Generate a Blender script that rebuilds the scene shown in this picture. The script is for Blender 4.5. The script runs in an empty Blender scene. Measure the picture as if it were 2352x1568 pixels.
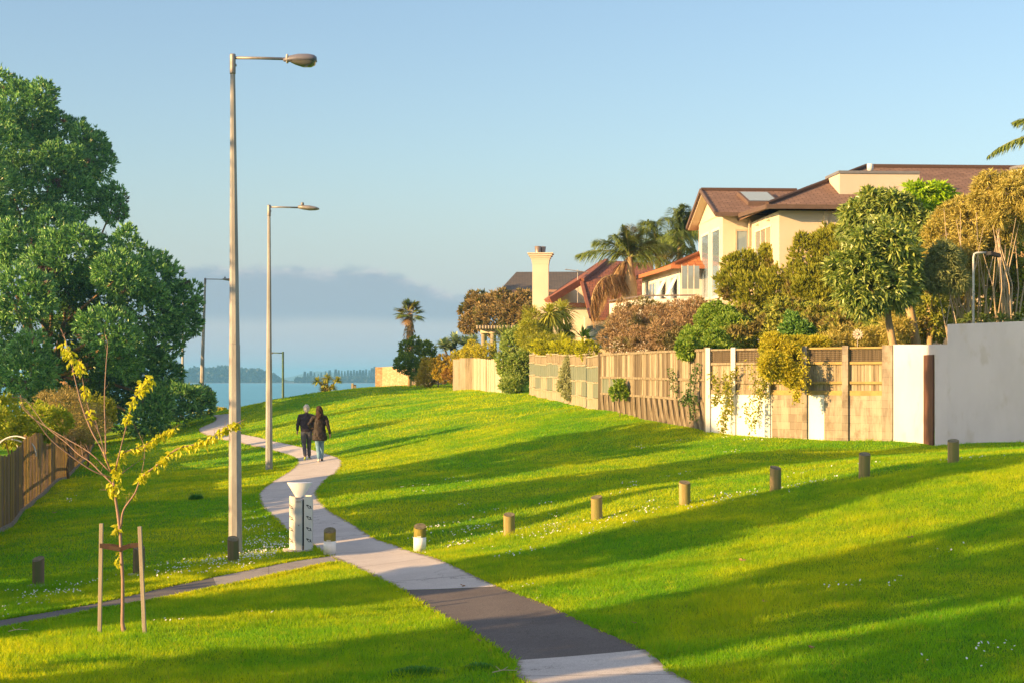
import bpy, bmesh, math, random
import numpy as np
from mathutils import Vector, Matrix
random.seed(7); RNG = np.random.default_rng(11)
SC = bpy.context.scene; COL = SC.collection
# ---------------------------------------------------------------- camera
F, HOR, CXD, CZ = 4051.0, 865.5, 1176.0, 8.0      # focal in photo units, horizon row, centre column, eye height above the sea
cam = bpy.data.cameras.new("camera"); camo = bpy.data.objects.new("camera", cam); COL.objects.link(camo)
cam.sensor_width = 36.0; cam.lens = 36.0 * F / 2352.0
cam.shift_y = (HOR - 784.0) / 2352.0
cam.clip_start = 0.3; cam.clip_end = 20000
camo.location = (0, 0, CZ); camo.rotation_euler = (math.radians(90), 0, 0)
SC.camera = camo
# ---------------------------------------------------------------- light
SUN_AZ, SUN_EL = math.radians(28), math.radians(15)   # travel direction turned from +X towards +Y
sd = Vector((math.cos(SUN_AZ) * math.cos(SUN_EL), math.sin(SUN_AZ) * math.cos(SUN_EL), -math.sin(SUN_EL)))
sl = bpy.data.lights.new("sun", 'SUN'); sl.energy = 5.0; sl.angle = math.radians(0.4); sl.color = (1.0, 0.61, 0.25)
so = bpy.data.objects.new("sun", sl); COL.objects.link(so); so.rotation_euler = sd.to_track_quat('-Z', 'Y').to_euler(); so.location = (-60, -30, 60)
w = bpy.data.worlds.new("World"); SC.world = w; w.use_nodes = True
nt = w.node_tree; nt.nodes.clear()
def nd(tree, t, **kw):
    n = tree.nodes.new(t)
    for k, v in kw.items(): setattr(n, k, v)
    return n
def mth(tree, op, a, b=None, c=None, clamp=False):
    n = nd(tree, 'ShaderNodeMath', operation=op, use_clamp=clamp)
    for i, v in enumerate((a, b, c)):
        if v is None: continue
        if isinstance(v, (int, float)): n.inputs[i].default_value = v
        else: tree.links.new(v, n.inputs[i])
    return n.outputs[0]
def mixc(tree, fac, a, b, blend='MIX'):
    n = nd(tree, 'ShaderNodeMix', data_type='RGBA', blend_type=blend)
    for s, v in ((n.inputs[0], fac), (n.inputs[6], a), (n.inputs[7], b)):
        if isinstance(v, (int, float)): s.default_value = v
        elif isinstance(v, (tuple, list)): s.default_value = (*v[:3], 1)
        else: tree.links.new(v, s)
    return n.outputs[2]
sky = nd(nt, 'ShaderNodeTexSky', sky_type='NISHITA'); sky.sun_disc = False
sky.sun_elevation = math.radians(16); sky.sun_rotation = math.radians(270) - SUN_AZ
sky.air_density = 1.0; sky.dust_density = 1.6; sky.ozone_density = 1.0; sky.altitude = 0
tc = nd(nt, 'ShaderNodeTexCoord'); sx = nd(nt, 'ShaderNodeSeparateXYZ'); nt.links.new(tc.outputs['Generated'], sx.inputs[0])
yy = mth(nt, 'MAXIMUM', sx.outputs[1], 0.05)
az = mth(nt, 'DIVIDE', sx.outputs[0], yy); el = mth(nt, 'DIVIDE', sx.outputs[2], yy)
cb = nd(nt, 'ShaderNodeCombineXYZ'); nt.links.new(az, cb.inputs[0]); nt.links.new(mth(nt, 'MULTIPLY', el, 2.2), cb.inputs[1])
def wnoise(scale, detail, rough=.55):
    n = nd(nt, 'ShaderNodeTexNoise'); n.inputs['Scale'].default_value = scale; n.inputs['Detail'].default_value = detail
    n.inputs['Roughness'].default_value = rough; nt.links.new(cb.outputs[0], n.inputs['Vector']); return n.outputs['Fac']
def mapr(tree, v, a, b, c, d, sm=True):
    n = nd(tree, 'ShaderNodeMapRange', interpolation_type='SMOOTHSTEP' if sm else 'LINEAR'); tree.links.new(v, n.inputs[0])
    for i, q in enumerate((a, b, c, d)): n.inputs[i + 1].default_value = q
    return n.outputs[0]
n1 = wnoise(34, 7, .6); n2 = wnoise(9, 3); n3 = wnoise(60, 6, .6)
# the cloud bank: its top falls to the right, its foot is flat and soft
top = mth(nt, 'ADD', mapr(nt, az, -.082, -.03, .0632, .0475), mth(nt, 'MULTIPLY', mth(nt, 'SUBTRACT', n1, .5), .016))
top = mth(nt, 'SUBTRACT', top, mapr(nt, az, -.028, .015, 0, .02))
m_top = mapr(nt, mth(nt, 'SUBTRACT', top, el), -.0015, .0050, 0, 1)
foot = mth(nt, 'ADD', .0318, mth(nt, 'MULTIPLY', mth(nt, 'SUBTRACT', n2, .5), .008))
m_bot = mapr(nt, mth(nt, 'SUBTRACT', el, foot), -.0045, .0045, 0, 1)
cm = mth(nt, 'MULTIPLY', mth(nt, 'MULTIPLY', m_top, m_bot), mapr(nt, sx.outputs[1], .3, .5, 0, 1))
cm = mth(nt, 'MULTIPLY', cm, mapr(nt, az, .0, .03, 1, 0))
cm = mth(nt, 'MULTIPLY', cm, mapr(nt, n2, .2, .5, .8, 1.0))
edge = mapr(nt, mth(nt, 'SUBTRACT', top, el), .0, .009, 1, 0)
lit = mth(nt, 'MULTIPLY', edge, mapr(nt, n3, .38, .62, 0, 1))
SKYS = 0.081
ccol = mixc(nt, lit, (1.9, 2.4, 2.8), (3.1, 3.15, 3.3))
skc = mixc(nt, 1.0, sky.outputs[0], (.93, .99, 1.06), 'MULTIPLY')
# thin high haze low in the sky
zf = mapr(nt, sx.outputs[2], .24, .60, 0, .55); skc = mixc(nt, zf, skc, (3.7, 3.6, 3.75))      # pale veil added to the unseen sky overhead to lift and neutralise shade
hz = mapr(nt, el, .0, .13, .82, 0)
skc = mixc(nt, hz, skc, (2.85, 3.2, 3.7))
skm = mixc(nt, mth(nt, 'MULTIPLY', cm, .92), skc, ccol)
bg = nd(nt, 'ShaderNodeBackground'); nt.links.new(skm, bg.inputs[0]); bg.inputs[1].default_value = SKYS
wo = nd(nt, 'ShaderNodeOutputWorld'); nt.links.new(bg.outputs[0], wo.inputs[0])
SC.view_settings.view_transform = 'Standard'; SC.view_settings.look = 'None'; SC.view_settings.exposure = 1.32; SC.view_settings.gamma = 1.0
SC.render.engine = 'CYCLES'
SC.cycles.max_bounces = 6; SC.cycles.diffuse_bounces = 3; SC.cycles.glossy_bounces = 2; SC.cycles.transmission_bounces = 4
SC.cycles.transparent_max_bounces = 6; SC.cycles.volume_bounces = 0; SC.cycles.use_denoising = True
SC.cycles.sample_clamp_indirect = 4
# ---------------------------------------------------------------- helpers
def W(x, y, D): return Vector(((x - CXD) / F * D, D, CZ - (y - HOR) / F * D))
def tag(o, label=None, cat=None, group=None, kind=None):
    if label: o['label'] = label
    if cat: o['category'] = cat
    if group: o['group'] = group
    if kind: o['kind'] = kind
    return o
def thing(name, label, cat, loc=(0, 0, 0), rz=0, group=None):
    o = bpy.data.objects.new(name, None); COL.objects.link(o); o.location = loc; o.rotation_euler = (0, 0, rz)
    o.empty_display_size = .2
    return tag(o, label, cat, group)
def link(name, me, mat, parent=None):
    o = bpy.data.objects.new(name, me); COL.objects.link(o)
    for m in (mat if isinstance(mat, (list, tuple)) else [mat]):
        if m: me.materials.append(m)
    if parent: o.parent = parent
    return o
def rebase(root, keep_world=True):
    pass
def dup(root, loc, rz=None, label=None):
    r = root.copy(); COL.objects.link(r); r.location = loc
    if rz is not None: r.rotation_euler = (0, 0, rz)
    if label: r['label'] = label
    for ch in list(root.children):
        c = ch.copy(); COL.objects.link(c); c.parent = r
        for g in ch.children:
            d = g.copy(); COL.objects.link(d); d.parent = c
    return r
def np_mesh(name, V, Q, smooth=False, mi=None):
    """V (n,3), Q (m,k) all faces with k corners"""
    me = bpy.data.meshes.new(name); V = np.asarray(V, np.float32); Q = np.asarray(Q, np.int32); m, k = Q.shape
    me.vertices.add(len(V)); me.vertices.foreach_set('co', V.ravel())
    me.loops.add(m * k); me.loops.foreach_set('vertex_index', Q.ravel())
    me.polygons.add(m); me.polygons.foreach_set('loop_start', np.arange(0, m * k, k, dtype=np.int32))
    me.polygons.foreach_set('loop_total', np.full(m, k, np.int32))
    if mi is not None: me.polygons.foreach_set('material_index', np.asarray(mi, np.int32))
    me.polygons.foreach_set('use_smooth', np.full(m, smooth, bool))
    me.update(calc_edges=True); return me
class MB:
    def __init__(s): s.v = []; s.f = []; s.m = []; s.cur = 0
    def add(s, vs, fs):
        b = len(s.v); s.v += [tuple(v) for v in vs]
        for f in fs: s.f.append(tuple(i + b for i in f)); s.m.append(s.cur)
        return s
    def box(s, c, size, rz=0, M=None):
        hx, hy, hz_ = size[0] / 2, size[1] / 2, size[2] / 2; cs, sn = math.cos(rz), math.sin(rz); vs = []
        for z in (-hz_, hz_):
            for x, y in ((-hx, -hy), (hx, -hy), (hx, hy), (-hx, hy)):
                p = Vector((c[0] + x * cs - y * sn, c[1] + x * sn + y * cs, c[2] + z)); vs.append(M @ p if M else p)
        return s.add(vs, [(3, 2, 1, 0), (4, 5, 6, 7), (0, 1, 5, 4), (1, 2, 6, 5), (2, 3, 7, 6), (3, 0, 4, 7)])
    def wallbox(s, p0, p1, z0, z1, th, back=True, z0b=None, z1b=None):
        """upright slab from p0 to p1 (xy), thickness th going to the left of p0->p1 when back"""
        d = Vector((p1[0] - p0[0], p1[1] - p0[1])); d.normalize(); n = Vector((-d.y, d.x)) * th * (1 if back else -1)
        z0b = z0 if z0b is None else z0b; z1b = z1 if z1b is None else z1b
        q = [(p0[0], p0[1]), (p1[0], p1[1]), (p1[0] + n.x, p1[1] + n.y), (p0[0] + n.x, p0[1] + n.y)]
        lo = [z0, z0b, z0b, z0]; hi = [z1, z1b, z1b, z1]
        vs = [(*q[i], lo[i]) for i in range(4)] + [(*q[i], hi[i]) for i in range(4)]
        return s.add(vs, [(3, 2, 1, 0), (4, 5, 6, 7), (0, 1, 5, 4), (1, 2, 6, 5), (2, 3, 7, 6), (3, 0, 4, 7)])
    def bar(s, p0, p1, w_, h_, up=(0, 0, 1)):
        p0, p1 = Vector(p0), Vector(p1); d = (p1 - p0).normalized(); u = Vector(up); sdv = d.cross(u)
        if sdv.length < 1e-4: sdv = d.cross(Vector((1, 0, 0)))
        sdv.normalize(); u = sdv.cross(d); vs = []
        for p in (p0, p1):
            for a, b in ((-1, -1), (1, -1), (1, 1), (-1, 1)): vs.append(p + sdv * a * w_ / 2 + u * b * h_ / 2)
        return s.add(vs, [(3, 2, 1, 0), (4, 5, 6, 7), (0, 1, 5, 4), (1, 2, 6, 5), (2, 3, 7, 6), (3, 0, 4, 7)])
    def tube(s, pts, rad, n=8, cap=True, sq=1.0):
        pts = [Vector(p) for p in pts]; R = rad if isinstance(rad, (list, tuple)) else [rad] * len(pts)
        b = len(s.v); vs = []; ref = Vector((0, 0, 1)) if abs((pts[-1] - pts[0]).normalized().z) < .9 else Vector((0, 1, 0))
        for i, p in enumerate(pts):
            d = (pts[min(i + 1, len(pts) - 1)] - pts[max(i - 1, 0)]).normalized(); a = d.cross(ref).normalized(); c = d.cross(a)
            for k in range(n):
                t = 2 * math.pi * (k + .5) / n; vs.append(p + (a * math.cos(t) + c * math.sin(t) * sq) * R[i])
        fs = []
        for i in range(len(pts) - 1):
            for k in range(n): fs.append((i * n + k, i * n + (k + 1) % n, (i + 1) * n + (k + 1) % n, (i + 1) * n + k))
        if cap: fs.append(tuple(range(n - 1, -1, -1))); fs.append(tuple(range((len(pts) - 1) * n, len(pts) * n)))
        return s.add(vs, fs)
    def lathe(s, prof, c=(0, 0, 0), n=20, sy=1.0):
        vs = [(c[0] + r * math.cos(2 * math.pi * k / n), c[1] + sy * r * math.sin(2 * math.pi * k / n), c[2] + z) for r, z in prof for k in range(n)]
        fs = [(i * n + k, i * n + (k + 1) % n, (i + 1) * n + (k + 1) % n, (i + 1) * n + k) for i in range(len(prof) - 1) for k in range(n)]
        fs.append(tuple(range(n - 1, -1, -1))); fs.append(tuple(range((len(prof) - 1) * n, len(prof) * n)))
        return s.add(vs, fs)
    def slab(s, poly, off):
        """closed solid: polygon poly and its copy moved by off"""
        n = len(poly); o = Vector(off); a = [Vector(p) for p in poly]
        return s.add(a + [p + o for p in a], [tuple(range(n)), tuple(range(2 * n - 1, n - 1, -1))] + [(i, i + n, (i + 1) % n + n, (i + 1) % n) for i in range(n)])
    def build(s, name, mat, parent=None, smooth=False, bevel=0):
        me = bpy.data.meshes.new(name); me.from_pydata(s.v, [], s.f); me.update()
        bm = bmesh.new(); bm.from_mesh(me); bmesh.ops.recalc_face_normals(bm, faces=bm.faces); bm.to_mesh(me); bm.free()
        me.polygons.foreach_set('material_index', np.array((s.m + [0] * len(s.f))[:len(me.polygons)], np.int32))
        if smooth: me.polygons.foreach_set('use_smooth', [True] * len(me.polygons))
        o = link(name, me, mat, parent)
        if bevel:
            b = o.modifiers.new('bevel', 'BEVEL'); b.width = bevel; b.segments = 2; b.limit_method = 'ANGLE'
        return o
# ---------------------------------------------------------------- materials
def newmat(name):
    m = bpy.data.materials.new(name); m.use_nodes = True; t = m.node_tree; t.nodes.clear()
    o = nd(t, 'ShaderNodeOutputMaterial'); p = nd(t, 'ShaderNodeBsdfPrincipled'); t.links.new(p.outputs[0], o.inputs[0])
    p.inputs['Specular IOR Level'].default_value = .3
    return m, t, p, o
def tnoise(t, vec, scale, detail=4, rough=.55, out='Fac'):
    n = nd(t, 'ShaderNodeTexNoise'); n.inputs['Scale'].default_value = scale; n.inputs['Detail'].default_value = detail
    n.inputs['Roughness'].default_value = rough
    if vec is not None: t.links.new(vec, n.inputs['Vector'])
    return n.outputs[out]
def tmap(t, sc=(1, 1, 1), src='Object', rot=(0, 0, 0)):
    c = nd(t, 'ShaderNodeTexCoord'); mp = nd(t, 'ShaderNodeMapping'); mp.inputs['Scale'].default_value = sc; mp.inputs['Rotation'].default_value = rot
    t.links.new(c.outputs[src], mp.inputs[0]); return mp.outputs[0]
def tbump(t, p, h, strength=.4, dist=.02):
    b = nd(t, 'ShaderNodeBump'); b.inputs['Strength'].default_value = strength; b.inputs['Distance'].default_value = dist
    t.links.new(h, b.inputs['Height']); t.links.new(b.outputs[0], p.inputs['Normal'])
def surf(name, c1, c2, scale=3, sc=(1, 1, 1), rough=.85, bump=.3, bscale=None, c3=None, c3scale=1.2, c3lo=.55, c3hi=.7, metal=0, dist=.02, spec=.3):
    """two-tone noise surface with a third stain colour"""
    m, t, p, o = newmat(name); v = tmap(t, sc)
    c = mixc(t, mapr(t, tnoise(t, v, scale, 6, .6), .35, .65, 0, 1), c1, c2)
    if c3: c = mixc(t, mapr(t, tnoise(t, v, c3scale, 5, .65), c3lo, c3hi, 0, 1), c, c3)
    t.links.new(c, p.inputs['Base Color']); p.inputs['Roughness'].default_value = rough; p.inputs['Metallic'].default_value = metal
    p.inputs['Specular IOR Level'].default_value = spec
    if bump: tbump(t, p, tnoise(t, v, bscale or scale * 6, 5, .6), bump, dist)
    return m
def leafmat(name, c1, c2, trans=.3, c3=None, c3scale=.8, lo=.56, hi=.62, rough=.55, spec=.3, tcol=None):
    m, t, p, o = newmat(name); g = nd(t, 'ShaderNodeNewGeometry')
    c = mixc(t, g.outputs['Random Per Island'], c1, c2)
    if c3: c = mixc(t, mapr(t, tnoise(t, tmap(t), c3scale, 3, .5), lo, hi, 0, 1), c, c3)
    t.links.new(c, p.inputs['Base Color']); p.inputs['Roughness'].default_value = rough; p.inputs['Specular IOR Level'].default_value = spec
    tr = nd(t, 'ShaderNodeBsdfTranslucent'); t.links.new(mixc(t, 1.0, c, tcol or (1.25, 1.15, .6), 'MULTIPLY'), tr.inputs[0])
    mx = nd(t, 'ShaderNodeMixShader'); mx.inputs[0].default_value = trans
    t.links.new(p.outputs[0], mx.inputs[1]); t.links.new(tr.outputs[0], mx.inputs[2]); t.links.new(mx.outputs[0], o.inputs[0])
    return m
def glassmat(name, col=(.10, .16, .22), rough=.06):
    m, t, p, o = newmat(name); p.inputs['Base Color'].default_value = (*col, 1); p.inputs['Roughness'].default_value = rough
    p.inputs['Specular IOR Level'].default_value = .8; p.inputs['Metallic'].default_value = .25; return m
def plain(name, col, rough=.6, metal=0):
    return surf(name, col, tuple(c * .85 for c in col), 5, rough=rough, metal=metal, bump=.08)
# ---------------------------------------------------------------- terrain
CP = [(1390,1568,16.4),(1330,1510,18.2),(1040,1355,24.4),(870,1300,28),(695,1200,36.3),(662,1135,44.4),(735,1063,57.4),(600,1018,73),(480,980,93),(500,952,114),
 (88,1343,29),(320,1318,29.3),(536,1289,30),(758,1278,30.3),(964,1268,30.3),(1170,1226,30.3),(1371,1188,30.3),(1573,1158,30.3),(1782,1130,30.3),(1985,1102,30.3),(2190,1073,30.3),
 (2352,1018,42),(2040,1018,45.5),(1760,1013,48),(1625,998,50),(1500,970,54),(1380,940,60),(1300,921,67),(1215,906,75),(1150,901,85),(1085,896,97),(1000,890,110),(945,884,122),(880,887,128),
 (2352,1568,15.5),(2352,1300,21),(0,1568,18),(284,1458,21),(0,1435,23),(0,1225,40),(60,1165,47),(130,1110,57),(190,1049,78),(330,1003,94),(420,975,101),
 (620,925,98),(690,912,103),(760,901,108),(820,894,113)]
PTS = [tuple(W(*c)) for c in CP] + [(-30, 15, 4.5), (-35, 45, 4.5), (-40, 80, 4.6), (-40, 110, 5), (0, 0, 4.9), (-15, -10, 4.6), (15, -10, 5.4), (14, 10, 5.8), (28, 30, 7.3),
 (40, 60, 7.8), (45, 110, 8), (18, 80, 7.5), (22, 140, 7.6), (-20, 118, 5.1), (70, 60, 8), (-70, 60, 4.5)]
PTS = np.array(PTS)
def _U(d2): return np.where(d2 > 1e-9, d2 * np.log(np.maximum(d2, 1e-9)), 0)
_n = len(PTS); _A = np.zeros((_n + 3, _n + 3)); _dx = PTS[:, None, :2] - PTS[None, :, :2]
_A[:_n, :_n] = _U((_dx ** 2).sum(-1)) + np.eye(_n) * .6; _A[:_n, _n] = 1; _A[:_n, _n+1:_n+3] = PTS[:, :2]; _A[_n:, :_n] = _A[:_n, _n:].T
_b = np.zeros(_n + 3); _b[:_n] = PTS[:, 2]; TW = np.linalg.solve(_A, _b)
_ycx = [-60, -24, -20, -17, -13.5, -11, -8, -3, 5, 60]; _ycy = [124, 120, 116, 110, 102, 108, 121, 134, 150, 160]
def tps(X, Y):
    X = np.asarray(X, float); Y = np.asarray(Y, float); sh = X.shape; x = X.ravel(); y = Y.ravel(); z = np.empty_like(x)
    for i in range(0, len(x), 40000):
        a = x[i:i+40000]; b = y[i:i+40000]
        ac = np.clip(a, -60, 60); bc = np.clip(b, -12, 140)
        z[i:i+40000] = _U((ac[:, None] - PTS[:, 0]) ** 2 + (bc[:, None] - PTS[:, 1]) ** 2) @ TW[:_n] + TW[_n] + TW[_n+1] * ac + TW[_n+2] * bc
    yc = np.interp(x, _ycx, _ycy); d = np.maximum(y - yc, 0); z = z - .0105 * d ** 2
    return np.maximum(z, -2.0).reshape(sh)
def hit(x, y):
    """where the sight line through a photo point meets the ground"""
    D = np.arange(12, 150, .25); X = (x - CXD) / F * D; Z = CZ - (y - HOR) / F * D; g = tps(X, D); k = np.argmax(Z < g)
    if Z[k] >= g[k]: k = len(D) - 1
    a, b = Z[k-1] - g[k-1], g[k] - Z[k]; t = a / (a + b) if a + b > 0 else 0; d = D[k-1] + .25 * t
    return np.array([(x - CXD) / F * d, d])
def crom(P, n):
    P = np.array(P, float); Q = np.vstack([2 * P[0] - P[1], P, 2 * P[-1] - P[-2]]); out = []
    for i in range(1, len(Q) - 2):
        for t in np.arange(0, 1, 1 / n):
            out.append(.5 * (2 * Q[i] + (Q[i+1] - Q[i-1]) * t + (2 * Q[i-1] - 5 * Q[i] + 4 * Q[i+1] - Q[i+2]) * t ** 2 + (3 * Q[i] - Q[i-1] - 3 * Q[i+1] + Q[i+2]) * t ** 3))
    out.append(Q[-2]); return np.array(out)
PL = [(1202,1568),(1181,1523),(1091,1459),(1006,1412),(925,1359),(855,1324),(782,1292),(735,1266),(700,1245),(661,1221),(632,1192),(606,1169),(594,1142),(600,1128),(623,1110),(664,1084),(683,1063),(672,1050),(626,1035),(553,1016),(506,1008),(470,997),(457,987),(469,979),(496,964),(488,956)]
PR = [(1578,1568),(1481,1498),(1360,1444),(1262,1396),(1144,1351),(1035,1300),(960,1274),(912,1257),(861,1239),(811,1207),(761,1178),(740,1158),(730,1142),(729,1128),(749,1104),(776,1084),(786,1063),(776,1052),(741,1041),(676,1024),(606,1008),(562,999),(532,990),(524,980),(545,966),(538,956)]
Lw = np.array([hit(*p) for p in PL]); Rw = np.array([hit(*p) for p in PR])
ext = (Lw[0] - Lw[1]) * np.array([1, 1]); e2 = np.array([1.1, -3.2])
Lw = np.vstack([Lw[0] + e2 * 2.6, Lw[0] + e2 * .9, Lw]); Rw = np.vstack([Rw[0] + e2 * 2.6, Rw[0] + e2 * .9, Rw])
Lc, Rc = crom(Lw, 12), crom(Rw, 12)
SU = [(-160,1467),(0,1427),(110,1408),(224,1387),(336,1361),(431,1340),(588,1308),(680,1290),(760,1279)]
SL = [(-160,1490),(0,1448),(110,1428),(224,1404),(336,1385),(446,1362),(588,1333),(690,1310),(785,1291)]
Su = crom([hit(*p) for p in SU], 8); Sl = crom([hit(*p) for p in SL], 8)
MX0, MY0, MS = -40., 5., .08; MASK = np.zeros((int(60 / MS), int(120 / MS)), bool)
def mark(A, B, grow=0):
    for i in range(len(A) - 1):
        L = max(np.linalg.norm(A[i+1] - A[i]), np.linalg.norm(B[i+1] - B[i])); n = int(L / .04) + 2
        wd = np.linalg.norm(A[i] - B[i]); k = int(wd / .04) + 2
        s, t = np.meshgrid(np.linspace(0, 1, n), np.linspace(-grow / wd, 1 + grow / wd, k))
        P = (1 - t)[..., None] * ((1 - s)[..., None] * A[i] + s[..., None] * A[i+1]) + t[..., None] * ((1 - s)[..., None] * B[i] + s[..., None] * B[i+1])
        ix = ((P[..., 0] - MX0) / MS).astype(int).ravel(); iy = ((P[..., 1] - MY0) / MS).astype(int).ravel()
        ok = (ix >= 0) & (iy >= 0) & (ix < MASK.shape[0]) & (iy < MASK.shape[1]); MASK[ix[ok], iy[ok]] = True
mark(Lc, Rc); mark(Su, Sl)
def onpath(x, y):
    ix = ((x - MX0) / MS).astype(int); iy = ((y - MY0) / MS).astype(int); ok = (ix >= 0) & (iy >= 0) & (ix < MASK.shape[0]) & (iy < MASK.shape[1])
    r = np.zeros(len(x), bool); r[ok] = MASK[ix[ok], iy[ok]]; return r
def vnoise(x, y, s, seed=0):
    r = np.random.default_rng(seed); T = r.random((64, 64)); u = x / s; v = y / s; i = np.floor(u).astype(int); j = np.floor(v).astype(int); f = u - i; g = v - j
    f = f * f * (3 - 2 * f); g = g * g * (3 - 2 * g)
    return (T[i % 64, j % 64] * (1 - f) * (1 - g) + T[(i+1) % 64, j % 64] * f * (1 - g) + T[i % 64, (j+1) % 64] * (1 - f) * g + T[(i+1) % 64, (j+1) % 64] * f * g) * 2 - 1
GX = np.arange(-80, 80.01, .5); GY = np.arange(-20, 200.01, .5)
gx, gy = np.meshgrid(GX, GY, indexing='ij'); GZ = tps(gx, gy)
_cen = np.vstack([(Lc + Rc) / 2, (Su + Sl) / 2])[::3]
_d = np.full(gx.shape, 1e9)
for p in _cen: _d = np.minimum(_d, (gx - p[0]) ** 2 + (gy - p[1]) ** 2)
_mk = np.clip((np.sqrt(_d) - 1.1) / 1.5, 0, 1)
GZ = GZ + _mk * (.05 * vnoise(gx, gy, 2.3, 1) + .03 * vnoise(gx, gy, 1.1, 2) + .09 * vnoise(gx, gy, 7, 3)) * (gy < 125)
def gz(x, y):
    x = np.atleast_1d(np.asarray(x, float)); y = np.atleast_1d(np.asarray(y, float)); u = np.clip((x + 80) / .5, 0, len(GX) - 1.001); v = np.clip((y + 20) / .5, 0, len(GY) - 1.001)
    i = u.astype(int); j = v.astype(int); f = u - i; g = v - j
    return GZ[i, j] * (1 - f) * (1 - g) + GZ[i+1, j] * f * (1 - g) + GZ[i, j+1] * (1 - f) * g + GZ[i+1, j+1] * f * g
def G(x, y): return float(gz(x, y)[0])
def onground(x, y):
    h = hit(x, y); return Vector((h[0], h[1], G(h[0], h[1])))
nx, ny = gx.shape; V = np.stack([gx, gy, GZ], -1).reshape(-1, 3); I = np.arange(nx * ny).reshape(nx, ny)
Q = np.stack([I[:-1, :-1], I[1:, :-1], I[1:, 1:], I[:-1, 1:]], -1).reshape(-1, 4)
def grass_colour(t):
    v = tmap(t, src='Object')
    a = mixc(t, mapr(t, tnoise(t, v, .3, 4, .6), .35, .65, 0, 1), (.13, .36, .012), (.36, .49, .012))
    a = mixc(t, mapr(t, tnoise(t, v, 1.4, 5, .7), .42, .60, 0, .45), a, (.09, .28, .012))
    a = mixc(t, mapr(t, tnoise(t, v, 3.8, 4, .7), .52, .70, 0, .5), a, (.42, .54, .03))
    a = mixc(t, mapr(t, tnoise(t, tmap(t, src='Object', rot=(0, 0, 1)), .8, 6, .75), .64, .74, 0, .5), a, (.07, .22, .02))
    return a
mg, t, p, o = newmat('lawn_ground'); c = grass_colour(t); v = tmap(t)
c = mixc(t, mapr(t, tnoise(t, v, 22, 5, .7), .3, .7, 0, .6), c, (.04, .11, .008))
c = mixc(t, mapr(t, tnoise(t, v, .9, 6, .7), .70, .76, 0, .5), c, (.12, .09, .04))
t.links.new(c, p.inputs['Base Color']); p.inputs['Roughness'].default_value = .95; p.inputs['Specular IOR Level'].default_value = .05
tbump(t, p, tnoise(t, v, 14, 6, .75), 1.0, .06)
ground = link('ground', np_mesh('ground', V, Q, True), mg); tag(ground, kind='structure')
# paths
def strip(name, A, B, mat, lift, k=8, depth=.05):
    n = len(A); ts = np.linspace(0, 1, k + 1); P = A[:, None, :] * (1 - ts)[None, :, None] + B[:, None, :] * ts[None, :, None]
    z = gz(P[..., 0].ravel(), P[..., 1].ravel()).reshape(n, k + 1) + lift; Vt = np.concatenate([P, z[..., None]], -1)
    lo1 = Vt[:, :1].copy(); lo1[..., 2] -= depth; lo2 = Vt[:, -1:].copy(); lo2[..., 2] -= depth
    Vt = np.concatenate([lo1, Vt, lo2], 1); kk = k + 3; J = np.arange(n * kk).reshape(n, kk)
    Qs = np.stack([J[:-1, :-1], J[:-1, 1:], J[1:, 1:], J[1:, :-1]], -1).reshape(-1, 4)
    me = np_mesh(name, Vt.reshape(-1, 3), Qs, False); sl_ = np.concatenate([[0], np.cumsum(np.linalg.norm(np.diff((A + B) / 2, axis=0), axis=1))]); uu = np.concatenate([[0], ts, [1]])
    UV = np.stack(np.broadcast_arrays(uu[None, :], sl_[:, None]), -1).reshape(-1, 2); me.uv_layers.new(name='UVMap').data.foreach_set('uv', UV[Qs.ravel()].astype(np.float32).ravel())
    return tag(link(name, me, mat), kind='structure')
def pathmat(name, c1, c2, c3, agg, joint=.8):
    m, t, p, o = newmat(name); v = tmap(t); c = mixc(t, mapr(t, tnoise(t, v, .8, 5, .65), .35, .65, 0, 1), c1, c2)
    c = mixc(t, mapr(t, tnoise(t, v, 2.6, 6, .7), .56, .72, 0, .8), c, c3)
    c = mixc(t, mapr(t, tnoise(t, v, 70, 3, .7), .3, .7, 0, agg), c, tuple(q * .45 for q in c1))
    c = mixc(t, mapr(t, tnoise(t, v, 95, 2, .6), .62, .75, 0, agg), c, tuple(min(1, q * 1.9) for q in c1))
    uv = nd(t, 'ShaderNodeTexCoord'); sp = nd(t, 'ShaderNodeSeparateXYZ'); t.links.new(uv.outputs['UV'], sp.inputs[0])
    wob = mth(t, 'MULTIPLY', tnoise(t, v, 3, 5, .7), .5)
    e = mth(t, 'ADD', mth(t, 'MULTIPLY', mth(t, 'ABSOLUTE', mth(t, 'SUBTRACT', sp.outputs[0], .5)), 2), mth(t, 'SUBTRACT', wob, .25)); c = mixc(t, mapr(t, e, .86, 1.0, 0, .75), c, (.13, .10, .06))
    j = mth(t, 'FRACT', mth(t, 'ADD', mth(t, 'DIVIDE', sp.outputs[1], 2.6), mth(t, 'MULTIPLY', tnoise(t, v, 5, 4, .7), .012))); c = mixc(t, mapr(t, mth(t, 'ABSOLUTE', mth(t, 'SUBTRACT', j, .5)), .0025, .006, joint, 0), c, (.06, .05, .045))
    vo = nd(t, 'ShaderNodeTexVoronoi', feature='DISTANCE_TO_EDGE'); vo.inputs['Scale'].default_value = .55; vd = nd(t, 'ShaderNodeVectorMath', operation='ADD'); t.links.new(v, vd.inputs[0]); t.links.new(tnoise(t, v, 2.2, 5, .7, 'Color'), vd.inputs[1]); t.links.new(vd.outputs[0], vo.inputs['Vector'])
    c = mixc(t, mth(t, 'MULTIPLY', mapr(t, vo.outputs['Distance'], .002, .007, 1, 0), mapr(t, tnoise(t, v, .45, 2), .48, .56, 0, .8)), c, (.06, .05, .045))
    t.links.new(c, p.inputs['Base Color']); p.inputs['Roughness'].default_value = .9; tbump(t, p, tnoise(t, v, 60, 4, .7), .5, .008); return m
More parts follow.
